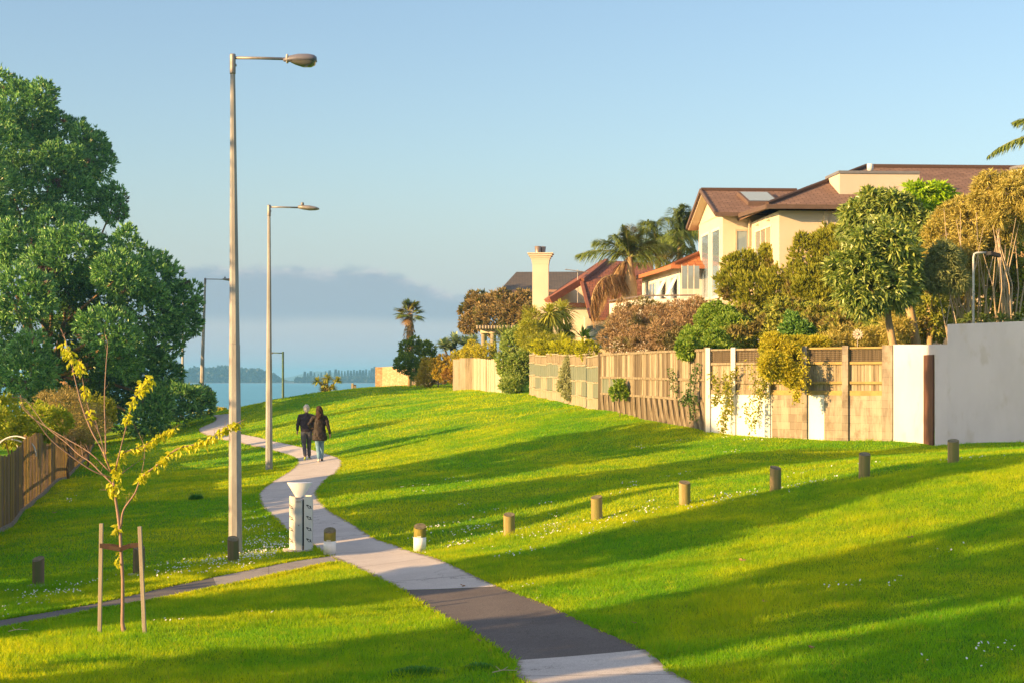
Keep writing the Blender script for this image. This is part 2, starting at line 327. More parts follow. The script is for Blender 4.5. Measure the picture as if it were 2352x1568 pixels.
M_conc = pathmat('path_concrete', (.50, .465, .445), (.58, .545, .52), (.37, .34, .325), .45)
M_conc2 = pathmat('path_concrete_near', (.50, .47, .46), (.60, .57, .55), (.38, .35, .33), .6)
M_asph = pathmat('path_asphalt', (.13, .115, .112), (.175, .157, .15), (.095, .083, .082), .9, 0)
M_side = pathmat('side_path_asphalt', (.125, .118, .12), (.165, .155, .152), (.095, .088, .088), .6, 0)
i3, i6 = 12 * 3, 12 * 6
strip('path', Lc[i6:], Rc[i6:], M_conc, .034)
strip('asphalt_path', Lc[i3:i6+1], Rc[i3:i6+1], M_asph, .030)
strip('near_path', Lc[:i3+1], Rc[:i3+1], M_conc2, .034)
jn = 8 * 5 + 3
strip('side_path', Su[:jn+1], Sl[:jn+1], M_side, .022); strip('side_path', Su[jn:], Sl[jn:], pathmat('side_path_concrete', (.28, .262, .258), (.34, .32, .31), (.21, .195, .19), .5, .6), .026)
# sea
m, t, p, o = newmat('sea_water'); v = tmap(t, (1, .35, 1))
c = mixc(t, mapr(t, tnoise(t, v, .01, 4, .6), .35, .65, 0, 1), (.07, .28, .42), (.09, .32, .46))
c = mixc(t, mapr(t, tnoise(t, v, .35, 6, .7), .45, .65, 0, .35), c, (.035, .22, .32))
t.links.new(c, p.inputs['Base Color']); p.inputs['Roughness'].default_value = .38; p.inputs['IOR'].default_value = 1.33
tbump(t, p, tnoise(t, v, .5, 6, .65), .9, .5)
sea = link('sea', np_mesh('sea', [(-3600, 60, 0), (3600, 60, 0), (3600, 7300, 0), (-3600, 7300, 0)], [(0, 1, 2, 3)]), m); tag(sea, kind='structure')
# ---------------------------------------------------------------- far shore
m_far = surf('far_shore_land', (.035, .065, .03), (.06, .085, .04), .02, rough=1, bump=0)
m_hill = surf('far_hill_land', (.06, .10, .05), (.10, .13, .07), .004, rough=1, bump=0, c3=(.30, .26, .18), c3scale=.003, c3lo=.62, c3hi=.66)
m_beach = surf('far_beach', (.34, .27, .22), (.26, .22, .17), .02, rough=1, bump=0)
def ridge(name, prof, D, depth, mat, seed, jag=.8):
    xs = np.linspace(prof[0][0], prof[-1][0], 260); ys = np.interp(xs, [q[0] for q in prof], [q[1] for q in prof])
    X = (xs - CXD) / F * D; Z = CZ - (ys - HOR) / F * D + jag * vnoise(xs, xs * 0, 5, seed) * 1.2 + jag * vnoise(xs, xs * 0, 14, seed + 1) * 2
    rows = [(0, -.2, 0), (.06, .12, .0), (.3, .6, .1), (.55, 1, 0), (.8, .7, .1), (1, -.2, 0)]; Vv = []
    for a, b, c in rows: Vv.append(np.stack([X, D + a * depth + 0 * X + 30 * vnoise(xs, xs * 0 + a * 9, 30, seed + 5), np.where(b < 0, -1, Z * b)], -1))
    Vv = np.array(Vv); n = len(xs); J = np.arange(len(rows) * n).reshape(len(rows), n)
    Qs = np.stack([J[:-1, :-1], J[:-1, 1:], J[1:, 1:], J[1:, :-1]], -1).reshape(-1, 4)
    return tag(link(name, np_mesh(name, Vv.reshape(-1, 3), Qs, True), mat), kind='structure')
ridge('far_shore', [(-400, 876), (100, 874), (380, 872), (430, 868), (470, 865), (520, 862), (560, 862), (600, 866), (630, 872), (660, 875), (700, 873), (720, 871), (800, 870), (876, 869), (1000, 868), (1600, 872)], 2450, 260, m_far, 3, .3)
ridge('far_hill', [(-600, 868), (200, 868), (560, 868), (618, 866), (650, 857), (690, 851), (715, 851), (745, 857), (790, 866), (850, 868), (1500, 868), (2200, 870)], 5200, 900, m_hill, 9, 1.2)
b = MB(); b.add([W(385, 879.2, 2400), W(900, 879.2, 2400), W(900, 876.6, 2446), W(385, 876.6, 2446)], [(0, 1, 2, 3)])
# ---------------------------------------------------------------- foliage builder
def leaves(name, P, Dv, L, Wd, mat, parent=None, droop=.0, mi=None, fold=.25):
    n = len(P); L = np.broadcast_to(L, n)[:, None]; Wd = np.broadcast_to(Wd, n)[:, None]
    Dv = Dv / np.maximum(np.linalg.norm(Dv, axis=1, keepdims=True), 1e-6)
    r = RNG.normal(size=(n, 3)); S = np.cross(Dv, r); S /= np.maximum(np.linalg.norm(S, axis=1, keepdims=True), 1e-6); N = np.cross(S, Dv)
    mid = P + Dv * L * .45 + N * L * .06; tip = P + Dv * L + np.array([0, 0, -1.]) * L * droop
    mid = mid + np.array([0, 0, -1.]) * L * droop * .25
    V = np.stack([P, mid + S * Wd / 2 + N * Wd * fold, tip, mid - S * Wd / 2 + N * Wd * fold], 1).reshape(-1, 3)
    Q = np.arange(4 * n).reshape(n, 4)
    return link(name, np_mesh(name, V, Q, False, mi), mat, parent)
def rdir(n): v = RNG.normal(size=(n, 3)); return v / np.linalg.norm(v, axis=1, keepdims=True)
def crown_pts(lobes, n, inner=.35, rag=.16, lowcut=None):
    """points near the skins of many overlapping lobes; lobes (centre, rx, ry, rz)"""
    Lb = [(np.array(c, float), np.array([a, b_, c_], float)) for c, a, b_, c_ in lobes]
    ar = np.array([(r[0] * r[1] + r[0] * r[2] + r[1] * r[2]) for _, r in Lb]); ks = np.maximum((n * ar / ar.sum()).astype(int), 8); P = []; N = []
    for i, (c, r) in enumerate(Lb):
        d = rdir(ks[i]); f = 3.1; u = d * f + i * 7.3
        wob = 1 + rag * (np.sin(u[:, 0] * 2.1 + np.sin(u[:, 1] * 1.7)) * np.sin(u[:, 1] * 2.3 + u[:, 2]) + .6 * np.sin(u[:, 2] * 4.1 + u[:, 0] * 3))
        rad = np.where(RNG.random(ks[i]) < inner, RNG.uniform(.45, .95, ks[i]), 1 - np.abs(RNG.normal(0, .06, ks[i]))) * wob
        p = c + d * r * rad[:, None]; nn = d / r; nn /= np.linalg.norm(nn, axis=1, keepdims=True)
        keep = np.ones(len(p), bool)
        for j, (c2, r2) in enumerate(Lb):
            if j != i: keep &= (((p - c2) / r2) ** 2).sum(1) > .62
        P.append(p[keep]); N.append(nn[keep])
    return np.concatenate(P), np.concatenate(N)
def clumpy(lobes, k=5, s0=.34, s1=.55):
    out = [(c, a * .84, b_ * .84, c_ * .84) for c, a, b_, c_ in lobes]
    for c, a, b_, c_ in lobes:
        for _ in range(k):
            d = rdir(1)[0]; d[2] = abs(d[2]) * 1.1 - .35; d /= np.linalg.norm(d); f = random.uniform(s0, s1); out.append((Vector((c[0] + d[0] * a * .82, c[1] + d[1] * b_ * .85, c[2] + d[2] * c_ * .85)), a * f, b_ * f, c_ * f))
    return out
def tufts(P, N, k, spread, up=.25, jit=.0):
    n = len(P); Pr = np.repeat(P, k, 0); Nr = np.repeat(N + np.array([0, 0, up]), k, 0); d = Nr + rdir(n * k) * spread
    if jit: Pr = Pr + RNG.normal(size=Pr.shape) * jit
    return Pr, d
def LB(x, y, D, rx, ry, rd=None):
    """a lobe read off the photo: its centre, half-width and half-height in photo units and its distance"""
    s = D / F; a, c = rx * s, ry * s; return (W(x, y, D), a, (rd if rd else (a + c) * .5), c)
def branchy(mb, base, lobes, r0, n=6, share=1.0, fork=.45):
    base = Vector(base)
    cx_ = sum((Vector(l[0]) for l in lobes), Vector()) / len(lobes); fk = base.lerp(cx_, fork)
    mb.tube([base, base.lerp(fk, .5) + Vector((random.uniform(-.1, .1), 0, 0)), fk], [r0, r0 * .8, r0 * .62], n)
    for l in lobes:
        if random.random() > share: continue
        c = Vector(l[0]); m1 = fk.lerp(c, .5) + Vector((random.uniform(-.3, .3), random.uniform(-.3, .3), random.uniform(0, .3))) * (c - fk).length * .3
        mb.tube([fk, m1, c], [r0 * .45, r0 * .28, r0 * .1], n)
# pines on the far shore
m_pine = leafmat('pine_needles', (.010, .028, .016), (.018, .04, .024), .1)
m_bark = surf('bark_grey', (.12, .09, .06), (.20, .15, .10), 4, (1, 1, .3), bump=.6)
def pine_at(name, h, loc, lab, grp, wd=.2, crown0=.25):
    t = thing(name, lab, 'tree', loc, 0, grp); mb = MB(); mb.tube([(0, 0, 0), (0, 0, h * .95)], [h * .02, h * .004], 5); mb.build('trunk', m_bark, t)
    n = 420; z = RNG.uniform(crown0, 1, n); a = RNG.uniform(0, 6.28, n); r = (1.05 - z) * wd * h * (.6 + .5 * (np.sin(z * 40) > 0)) * RNG.uniform(.2, 1, n)
    P = np.stack([np.cos(a) * r, np.sin(a) * r, z * h], -1); D_ = np.stack([np.cos(a), np.sin(a), .1 + 0 * a], -1) + rdir(n) * .5
    leaves('crown', P, D_, h * .09, h * .05, m_pine, t); return t
pa = pine_at('pine_tree', 20, (0, 0, 0), 'dark pine on the far shore', 'pines along the far shore', .20, .12)
pb = pine_at('pine_tree', 18, (0, 0, 0), 'dark pine on the far shore', 'pines along the far shore', .17, .42)
tops = [(502, 839), (510, 843), (519, 842), (575, 845), (584, 847), (592, 845), (604, 850), (610, 852), (628, 855), (545, 846), (555, 843), (565, 849), (700, 853), (707, 856), (714, 852), (722, 855), (731, 858), (738, 855), (748, 852), (757, 850), (771, 848), (778, 850), (785, 851), (792, 852), (799, 850), (806, 851), (813, 849), (820, 851), (827, 849), (834, 850), (841, 848), (848, 850), (855, 845), (861, 842), (867, 846), (874, 848), (880, 846), (890, 849), (900, 846)]
PINES = []
for i, (x, y) in enumerate(tops):
    src = pa if (x < 640 or x > 850) else pb; D = 2440 + random.uniform(-8, 90)
    yb = 876 if x > 620 else 872
    hgt = (yb - y) / F * D; o_ = src if (src.location.length < 1) else dup(src, (0, 0, 0))
    lo = W(x, yb, D); o_.location = lo; s_ = hgt / (20 if src is pa else 18); wq = random.uniform(.75, 1.5) if x > 640 else 1; o_.scale = (s_ * wq, s_ * wq, s_)
    PINES.append((x, o_))
    o_['group'] = ('pines above the wooded end of the far shore', 'pines in a row along the far shore')[x > 640]
ORD = 'first second third fourth fifth sixth seventh eighth ninth tenth eleventh twelfth thirteenth fourteenth'.split()
for side in (0, 1):
    L_ = sorted([q for q in PINES if (q[0] > 640) == bool(side)], key=lambda q: q[0]); n_ = len(L_)
    for i, (x, o_) in enumerate(L_):
        k, en = (i, 'left') if i < (n_ + 1) // 2 else (n_ - 1 - i, 'right'); o_['label'] = '%s pine from the %s end of the %s, far shore' % (ORD[k], en, ('trees above the woods', 'long thin row')[side])
# far woods: one mass
lob = []
for x in np.arange(330, 640, 6.5):
    yt = np.interp(x, [330, 420, 445, 470, 495, 510, 530, 560, 590, 612, 632, 640], [860, 858, 851, 852, 850, 846, 850, 853, 853, 860, 866, 874]) + random.uniform(-1.5, 2); lob.append(LB(x, (yt + 877) / 2, 2420 + random.uniform(0, 30), 7, (877 - yt) / 2 + 1, 12))
for x in np.arange(690, 900, 9): lob.append(LB(x, 875, 2425, 8, 3.5, 10))
P, N = crown_pts(lob, 9000, .1, .1); P, Dv = tufts(P, N, 1, 1.0)
tag(leaves('far_woods', P, Dv, 6, 5, m_pine), 'dark hazy woods along the far shore across the water', 'woods', kind='stuff')
b.build('far_beach', m_beach)['kind'] = 'structure'
# ---------------------------------------------------------------- street lamps
m_pole = surf('pole_concrete', (.27, .265, .26), (.38, .37, .355), 5, (1, 1, .25), rough=.85, bump=.5, bscale=60, c3=(.17, .17, .17), c3scale=2.5, c3lo=.52, c3hi=.72, dist=.006)
m_gal = surf('galvanised_steel', (.22, .20, .19), (.30, .28, .27), 6, rough=.5, metal=.4, bump=.1)
m_lamp = surf('lamp_housing', (.10, .10, .13), (.15, .15, .19), 4, rough=.4, bump=.05)
m_green = surf('green_painted_steel', (.05, .10, .06), (.08, .13, .07), 5, rough=.5, bump=.05)
m_bowl, t, p, o = newmat('lamp_lens'); p.inputs['Base Color'].default_value = (.12, .12, .11, 1); p.inputs['Roughness'].default_value = .1; p.inputs['Transmission Weight'].default_value = .2
def street_lamp(label, loc, H, rb, rt, arm, style, mp, lean=0, group='concrete street lamps along the path'):
    t = thing('street_lamp', label, 'street lamp', loc, 0, group)
    mb = MB(); mb.tube([(0, 0, -.3), (lean * .35, 0, H * .42), (lean * .35, 0, H * .42)], [rb * 1.02, rb * .80, rb * .80], 8)
    mb.tube([(lean * .35, 0, H * .42 + .004), (lean, 0, H - .32)], [rb * .755, rt], 8); mb.build('pole', mp, t)
    mb = MB(); mb.lathe([(rt * 1.12, H - .36), (rt * 1.2, H - .34), (rt * 1.2, H - .02), (rt * 1.05, H)], (lean, 0, 0), 16); mb.box((lean + rt * 1.15, 0, H - .2), (.03, .05, .04)); mb.build('collar', m_gal, t, True)
    mb = MB(); mb.tube([(lean, 0, H - .07), (lean + arm * .5, 0, H - .075), (lean + arm, 0, H - .09)], .026, 10); mb.build('arm', m_gal, t, True)
    x0 = lean + arm
    if style == 0:
        h = MB(); sec = [(-.05, .05, .05), (.0, .07, .07), (.06, .10, .10), (.22, .15, .13), (.40, .16, .13), (.50, .15, .11), (.54, .11, .08)]
        for i, (dx, wy, hz_) in enumerate(sec):
            for k in range(14):
                a = math.pi * k / 13; h.v.append((x0 + dx, wy * math.cos(a), H - .13 + (hz_ + .0) * (max(math.sin(a), 0) ** .6)))
        n = 14
        for i in range(len(sec) - 1):
            for k in range(n - 1): h.f.append((i * n + k, i * n + k + 1, (i + 1) * n + k + 1, (i + 1) * n + k)); h.m.append(0)
            h.f.append((i * n, (i + 1) * n, (i + 1) * n + n - 1, i * n + n - 1)); h.m.append(0)
        h.f.append(tuple(range(n))); h.m.append(0); h.f.append(tuple(range((len(sec) - 1) * n, len(sec) * n))); h.m.append(0)
        hd = h.build('lamp_head', m_lamp, t, True); h = MB()
        sec = [(.08, .08, .02), (.16, .12, .06), (.30, .145, .105), (.44, .145, .105), (.51, .12, .07), (.53, .09, .01)]
        for i, (dx, wy, hz_) in enumerate(sec):
            for k in range(12):
                a = math.pi * k / 11; h.v.append((x0 + dx, wy * math.cos(a), H - .134 - hz_ * (max(math.sin(a), 0) ** .6)))
        n = 12
        for i in range(len(sec) - 1):
            for k in range(n - 1): h.f.append((i * n + k, (i + 1) * n + k, (i + 1) * n + k + 1, i * n + k + 1)); h.m.append(0)
        h.build('lens', m_bowl, hd, True)
        h = MB(); h.lathe([(.075, 0), (.085, .005), (.085, .03), (.075, .035)], (0, 0, 0), 14); r_ = h.build('clamp_ring', plain('pale_plastic', (.55, .5, .45)), hd, True)
        r_.rotation_euler = (0, math.radians(90), 0); r_.location = (x0 + .0, 0, H - .085)
    else:
        h = MB(); sec = [(-.02, .05, .05), (.12, .12, .07), (.35, .15, .085), (.55, .13, .06), (.66, .06, .025)]
        n = 12
        for dx, wy, hz_ in sec:
            for k in range(n): a = 2 * math.pi * k / n; h.v.append((x0 + dx, wy * math.cos(a), H - .07 - dx * .09 + hz_ * math.sin(a)))
        for i in range(len(sec) - 1):
            for k in range(n): h.f.append((i * n + k, i * n + (k + 1) % n, (i + 1) * n + (k + 1) % n, (i + 1) * n + k)); h.m.append(0)
        h.f.append(tuple(range(n))); h.m.append(0); h.f.append(tuple(range((len(sec) - 1) * n, len(sec) * n))); h.m.append(0)
        hd = h.build('lamp_head', m_gal, t, True); h = MB(); h.lathe([(.045, 0), (.05, .02), (.05, .07), (.03, .09)], (x0 + .12, 0, H - .01), 12); h.build('photocell', plain('photocell_grey', (.2, .2, .2)), hd, True)
    return t
bl = W(541, 1260, 31.6); street_lamp('nearest and tallest-looking concrete street lamp with a bulbous dark head, beside the bin', (bl.x, bl.y, G(bl.x, bl.y)), 13.78 - G(bl.x, bl.y), .125, .045, .96, 0, m_pole, -.05)
bl = W(618, 1067, 57); street_lamp('concrete street lamp with a flat head standing at the path bend beside the couple', (bl.x, bl.y, G(bl.x, bl.y)), 13.55 - G(bl.x, bl.y), .12, .05, .96, 1, m_pole, 0)
bl = W(462, 955, 109); street_lamp('distant concrete lamp post between the big tree and the nearest lamp', (bl.x, bl.y, G(bl.x, bl.y)), 14.1 - G(bl.x, bl.y), .15, .06, 1.1, 1, m_pole, .25)
bl = W(418, 900, 138); g0 = max(G(bl.x, bl.y), .2); street_lamp('farthest concrete lamp post, half hidden behind the right edge of the big tree', (bl.x, bl.y, g0), 13.95 - g0, .15, .06, 1.1, 1, m_pole, .1)
# slim green lamp whose arm points the other way
bl = W(650, 930, 126); g0 = G(bl.x, bl.y); H = 9.82 - g0
t = thing('green_street_lamp', 'slim dark green lamp post with an arm to its left, at the water edge', 'street lamp', (bl.x, bl.y, g0))
mb = MB(); mb.tube([(0, 0, -.3), (0, 0, H)], [.11, .075], 10); mb.build('pole', m_green, t, True)
mb = MB(); mb.tube([(0, 0, H - .1), (-.8, 0, H - .08)], .04, 8); mb.build('arm', m_green, t, True)
mb = MB(); mb.box((-.86, 0, H - .1), (.3, .22, .12)); mb.build('lamp_head', m_gal, t, bevel=.03)
# ---------------------------------------------------------------- bollards
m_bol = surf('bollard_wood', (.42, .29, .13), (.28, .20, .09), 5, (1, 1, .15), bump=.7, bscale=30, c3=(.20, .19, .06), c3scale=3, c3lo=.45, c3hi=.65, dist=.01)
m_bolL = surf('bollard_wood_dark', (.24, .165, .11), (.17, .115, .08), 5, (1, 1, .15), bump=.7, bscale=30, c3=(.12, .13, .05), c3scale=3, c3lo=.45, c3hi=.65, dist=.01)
m_top = surf('bollard_end_grain', (.22, .19, .11), (.11, .10, .06), 12, bump=.8, c3=(.40, .36, .28), c3scale=9, c3lo=.6, c3hi=.66, dist=.01)
m_moss = surf('mossy_wood', (.20, .18, .03), (.28, .24, .05), 12, (1, 1, .4), bump=.8, c3=(.06, .07, .02), c3scale=6)
m_wpaint = surf('worn_white_paint', (.82, .81, .80), (.87, .86, .85), 8, rough=.6, bump=.2, c3=(.40, .33, .26), c3scale=7, c3lo=.66, c3hi=.70)
m_pad = surf('concrete_footing', (.30, .29, .28), (.38, .37, .36), 8, bump=.5)
def bollard(label, grp, h, r, mw, tilt, pad=False, white=False):
    t = thing('bollard', label, 'bollard', (0, 0, 0), 0, grp); n = 24; mb = MB()
    z0 = h * .60 if white else -.12
    for z in (z0, None):
        for k in range(n):
            a = 2 * math.pi * k / n; mb.v.append((r * math.cos(a), r * math.sin(a), z if z is not None else h + r * math.sin(a) * tilt))
    mb.f = [(k, (k + 1) % n, n + (k + 1) % n, n + k) for k in range(n)] + [tuple(range(n - 1, -1, -1))]; mb.m = [0] * len(mb.f)
    mb.build('post', m_moss if white else mw, t, False)
    mb = MB(); mb.v = [(r * .985 * math.cos(2 * math.pi * k / n), r * .985 * math.sin(2 * math.pi * k / n), h + .004 + r * math.sin(2 * math.pi * k / n) * tilt) for k in range(n)] + [(0, 0, h + .006)]
    mb.f = [(k, (k + 1) % n, n) for k in range(n)]; mb.m = [0] * n; mb.build('end_grain', m_top, t)
    if white:
        mb = MB(); mb.lathe([(r * 1.03, .05), (r * 1.03, h * .60)], n=28); mb.build('white_band', m_wpaint, t, True)
        mb = MB(); mb.lathe([(r * 1.01, -.1), (r * 1.01, .05)], n=28); mb.build('base', m_pad, t, True)
        mb = MB(); mb.box((-.01, -r * 1.02, h * .63), (.07, .012, .022)); mb.build('plaque', plain('plaque_white', (.6, .58, .5)), t)
    if pad:
        mb = MB(); mb.lathe([(r * 2, -.08), (r * 1.9, .012), (r * 1.0, .03)], n=18); mb.build('footing', m_pad, t, True)
    return t
bols = [(88, 1343, 29, 'dark weathered wooden bollard on a concrete footing, nearest the left fence', 1, 0, .42),
 (319, 1318, 29.3, 'dark wooden bollard behind the right stake of the young tree', 1, 0, .43), (536, 1289, 30, 'dark wooden bollard standing at the foot of the nearest lamp post among daisies', 0, 0, .38),
 (757, 1277, 30.3, 'white painted wooden bollard with a mossy top beside the litter bin', 0, 1, .43), (964, 1269, 30.3, 'white painted wooden bollard with a mossy top at the right edge of the path', 0, 1, .43),
 (1170, 1227, 30.3, 'brown wooden bollard next right after the white one at the path edge', 0, 0, .36), (1371, 1189, 30.3, 'brown wooden bollard, second to the right of the path after the white one', 0, 0, .36),
 (1573, 1159, 30.3, 'brown wooden bollard, third of the plain brown ones right of the path', 0, 0, .36), (1781, 1131, 30.3, 'brown wooden bollard below the bare block wall, fourth plain one right of the path', 0, 0, .38),
 (1985, 1103, 30.3, 'brown wooden bollard below the pale rendered wall, second from the right end of the row', 0, 0, .38), (2190, 1074, 30.3, 'brown wooden bollard at the right end of the row, right of the rusty gate', 0, 0, .36)]
for i, (x, y, D, lab, pad, wh, h) in enumerate(bols):
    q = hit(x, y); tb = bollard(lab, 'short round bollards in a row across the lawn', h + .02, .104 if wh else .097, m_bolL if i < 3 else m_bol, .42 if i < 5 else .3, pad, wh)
    tb.location = (q[0], q[1], G(q[0], q[1])); tb.rotation_euler = (random.uniform(-.02, .02), random.uniform(-.02, .02), random.uniform(-.5, .5) if not wh else 0)
# ---------------------------------------------------------------- litter bin
q = hit(692, 1262); t = thing('litter_bin', 'white metal litter bin with leaf-shaped cut-outs and a funnel-shaped hood', 'litter bin', (q[0], q[1], G(q[0], q[1])))
m_wm = surf('white_enamel', (.66, .63, .60), (.74, .71, .68), 3, rough=.45, bump=.05, c3=(.42, .34, .26), c3scale=2.4, c3lo=.68, c3hi=.76)
m_post = surf('blue_grey_metal', (.40, .43, .47), (.47, .50, .53), 3, (1, 1, .2), rough=.45, bump=.05)
m_dark = plain('void_shade', (.012, .012, .014)); m_hood, tt, pp, oo = newmat('white_hood'); pp.inputs['Base Color'].default_value = (.86, .86, .9, 1); pp.inputs['Roughness'].default_value = .35  # near-black colour standing in for the shade inside openings
R = .212; Hs = .97
def shell(name, a0, a1, top):
    mb = MB(); n = 14
    for rr in (R, R - .008):
        for z in (.02, top):
            for k in range(n): a = math.radians(a0 + (a1 - a0) * k / (n - 1)); mb.v.append((rr * math.cos(a), rr * math.sin(a), z))
    def q4(i, j): return [(i * n + k, i * n + k + 1, j * n + k + 1, j * n + k) for k in range(n - 1)]
    mb.f = q4(0, 1) + q4(2, 3) + q4(1, 3) + q4(0, 2) + [(0, n, 3 * n, 2 * n), (n - 1, 2 * n - 1, 4 * n - 1, 3 * n - 1)]; mb.m = [0] * len(mb.f)
    s = mb.build(name, m_wm, t, True); s.data.polygons.foreach_set('use_smooth', [False] * len(s.data.polygons))
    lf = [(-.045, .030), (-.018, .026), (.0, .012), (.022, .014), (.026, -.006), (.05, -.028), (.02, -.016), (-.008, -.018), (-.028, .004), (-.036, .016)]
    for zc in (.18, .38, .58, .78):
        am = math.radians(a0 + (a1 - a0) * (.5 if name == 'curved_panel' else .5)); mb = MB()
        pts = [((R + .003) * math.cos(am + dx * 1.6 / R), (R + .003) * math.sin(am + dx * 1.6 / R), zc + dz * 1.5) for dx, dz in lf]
        mb.add(pts, [tuple(range(len(pts)))]); mb.build('leaf_cutout_shade', m_dark, s)  # dark leaf patches laid on the panel in place of shaded holes
    return s
shell('curved_panel', -172, -112, Hs); shell('curved_panel', -70, -12, Hs); shell('curved_panel', 15, 75, Hs); shell('curved_panel', 105, 165, Hs)
mb = MB(); mb.box((-.02, -.19, .46), (.125, .06, .92)); pst = mb.build('centre_post', m_post, t, bevel=.006)
mb = MB(); mb.box((-.02, -.2225, .88), (.08, .004, .012)); mb.build('name_plate', m_gal, pst); mb = MB(); mb.box((-.02, -.2235, .46), (.018, .006, .02)); mb.build('latch', m_gal, pst)
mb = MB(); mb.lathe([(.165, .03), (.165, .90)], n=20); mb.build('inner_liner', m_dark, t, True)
mb = MB(); mb.lathe([(.062, .93), (.078, .965), (.152, 1.09), (.225, 1.205), (.227, 1.212), (.19, 1.21)], (-.02, -.08, 0), 28, .45); mb.build('hood', m_hood, t, True)
mb = MB(); mb.lathe([(.34, -.1), (.33, .02), (.1, .03)], n=24, sy=.8); mb.build('concrete_base', m_pad, t, True)
mb = MB(); mb.lathe([(.19, .02), (.17, .09), (.1, .1)], n=18); mb.build('rusty_foot', surf('rust', (.12, .05, .02), (.20, .10, .05), 14, bump=.5), t, True)
# ---------------------------------------------------------------- left fence
def paling_fence(pts, label, mat, hs, bw=.11, name='paling_fence', rails=True, kick=None, seed=1, gap=.006, cat='fence', group=None):
    """pts: world xy polyline; hs: height at each point"""
    rr = random.Random(seed); t = thing(name, label, cat, (0, 0, 0), 0, group); mb = MB(); rl = MB()
    for i in range(len(pts) - 1):
        a = np.array(pts[i][:2]); c = np.array(pts[i+1][:2]); L = np.linalg.norm(c - a); n = max(1, int(L / bw)); d = (c - a) / L; nn = np.array([-d[1], d[0]])
        for k in range(n):
            s0 = (k + .0) * L / n; p0 = a + d * (s0 + gap); p1 = a + d * (s0 + L / n - gap); h = hs[i] + (hs[i+1] - hs[i]) * k / n + rr.uniform(-.025, .025); g = min(G(*p0), G(*p1)); of = rr.uniform(0, .022)
            mb.wallbox(p0 - nn * of, p1 - nn * of, g - .1 + (.12 if kick else 0), g + h, .018)
            mb.m[-6:] = [rr.choice((0, 0, 1, 2))] * 6
        if rails:
            for f_ in (.25, .75): rl.bar((*(a + nn * .05), G(*a) + hs[i] * f_), (*(c + nn * .05), G(*c) + hs[i+1] * f_), .05, .09)
    mb.build('palings', mat, t)
    if rails: rl.build('rail', mat[1] if isinstance(mat, list) else mat, t)
    if kick:
        kb = MB()
        for i in range(len(pts) - 1):
            a = np.array(pts[i][:2]); c = np.array(pts[i+1][:2]); d = (c - a) / np.linalg.norm(c - a); nn = np.array([d[1], -d[0]]) * .05
            kb.wallbox(a + nn, c + nn, G(*a) - .2, G(*a) + .10, .10, True, G(*c) - .2, G(*c) + .10)
        kb.build('footing', kick, t)
    return t
m_f1 = surf('paling_brown', (.28, .19, .09), (.18, .125, .07), 3, (6, 6, .3), bump=.5, c3=(.23, .15, .03), c3scale=1, c3lo=.45, c3hi=.6)
m_f2 = surf('paling_purple_brown', (.25, .17, .13), (.16, .115, .095), 3, (6, 6, .3), bump=.5, c3=(.20, .16, .12), c3scale=1.5)
m_f3 = surf('paling_gold', (.38, .26, .06), (.25, .17, .05), 3, (6, 6, .3), bump=.5)
fl = crom([W(*q)[:2] for q in [(-260, 1330, 31), (0, 1225, 40), (60, 1165, 47), (130, 1110, 57), (200, 1049, 78), (215, 1035, 92)]], 4)
fl = [tuple(q) for q in fl]; hsf = list(np.interp(np.linspace(0, 1, len(fl)), [0, .2, .35, .42, .6, .8, 1], [1.7, 1.72, 1.72, 1.95, 1.62, 1.25, 1.2]))
paling_fence(fl, 'weathered brown timber paling fence running back under the big tree', [m_f1, m_f2, m_f3], hsf, .085, kick=surf('stony_kerb', (.22, .19, .16), (.34, .30, .26), 9, bump=1, dist=.04), seed=4)
# white hoops behind it
for j, (x, y, D, wd, ht) in enumerate([(20, 1075, 50, 1.35, 1.05), (35, 1075, 48.5, 1.15, .9), (-5, 1075, 51.5, 1.2, 1.2)]):
    c0 = W(x, y, D); g0 = G(c0.x, c0.y); mb = MB(); hh = (CZ - (1008 - 7 * j - HOR) / F * D) - g0
    mb.tube([(-wd / 2 * math.cos(a) if True else 0, math.sin(a * 1) * .05, (hh - .55) + .55 * math.sin(a)) for a in np.linspace(0, math.pi, 20)], .02, 8)
    ob = mb.build('garden_hoop', plain('white_plastic_pipe', (.75, .73, .72)), None, True); ob.location = (c0.x, c0.y, g0)
    tag(ob, ['white plastic hoop over the garden bed behind the left fence, middle one', 'lowest white plastic hoop over the garden bed behind the left fence', 'highest white plastic hoop over the garden bed behind the left fence'][j], 'hoop', 'white garden hoops behind the left fence')
# ---------------------------------------------------------------- right boundary
m_crm = surf('fence_cream', (.52, .44, .34), (.42, .35, .26), 3, (5, 5, .3), bump=.4, c3=(.36, .28, .18), c3scale=1.5)
m_wd = surf('fence_weathered', (.33, .28, .19), (.22, .18, .12), 3, (6, 6, .3), bump=.8, c3=(.13, .10, .06), c3scale=1.2, c3lo=.48, c3hi=.7)
m_wd2 = surf('fence_weathered_pale', (.42, .36, .26), (.30, .25, .17), 3, (6, 6, .3), bump=.8, c3=(.18, .14, .08), c3scale=1.4, c3lo=.50, c3hi=.7)
m_wdd = surf('fence_weathered_recess_dark', (.11, .085, .055), (.17, .135, .09), 3, (6, 6, .3), bump=.6)
m_gp = surf('fence_green_panel', (.13, .16, .12), (.19, .21, .16), 3, (6, 6, .3), bump=.5)
m_wh = surf('white_painted_wall', (.70, .68, .66), (.74, .72, .70), 2, rough=.7, bump=.1)
m_blk, tt, pp, oo = newmat('block_wall'); bt = nd(tt, 'ShaderNodeTexBrick'); bt.offset = .5
cc = nd(tt, 'ShaderNodeTexCoord'); tt.links.new(cc.outputs['UV'], bt.inputs['Vector']); bt.inputs['Scale'].default_value = 1; bt.inputs['Brick Width'].default_value = .4; bt.inputs['Row Height'].default_value = .2; bt.inputs['Mortar Size'].default_value = .006
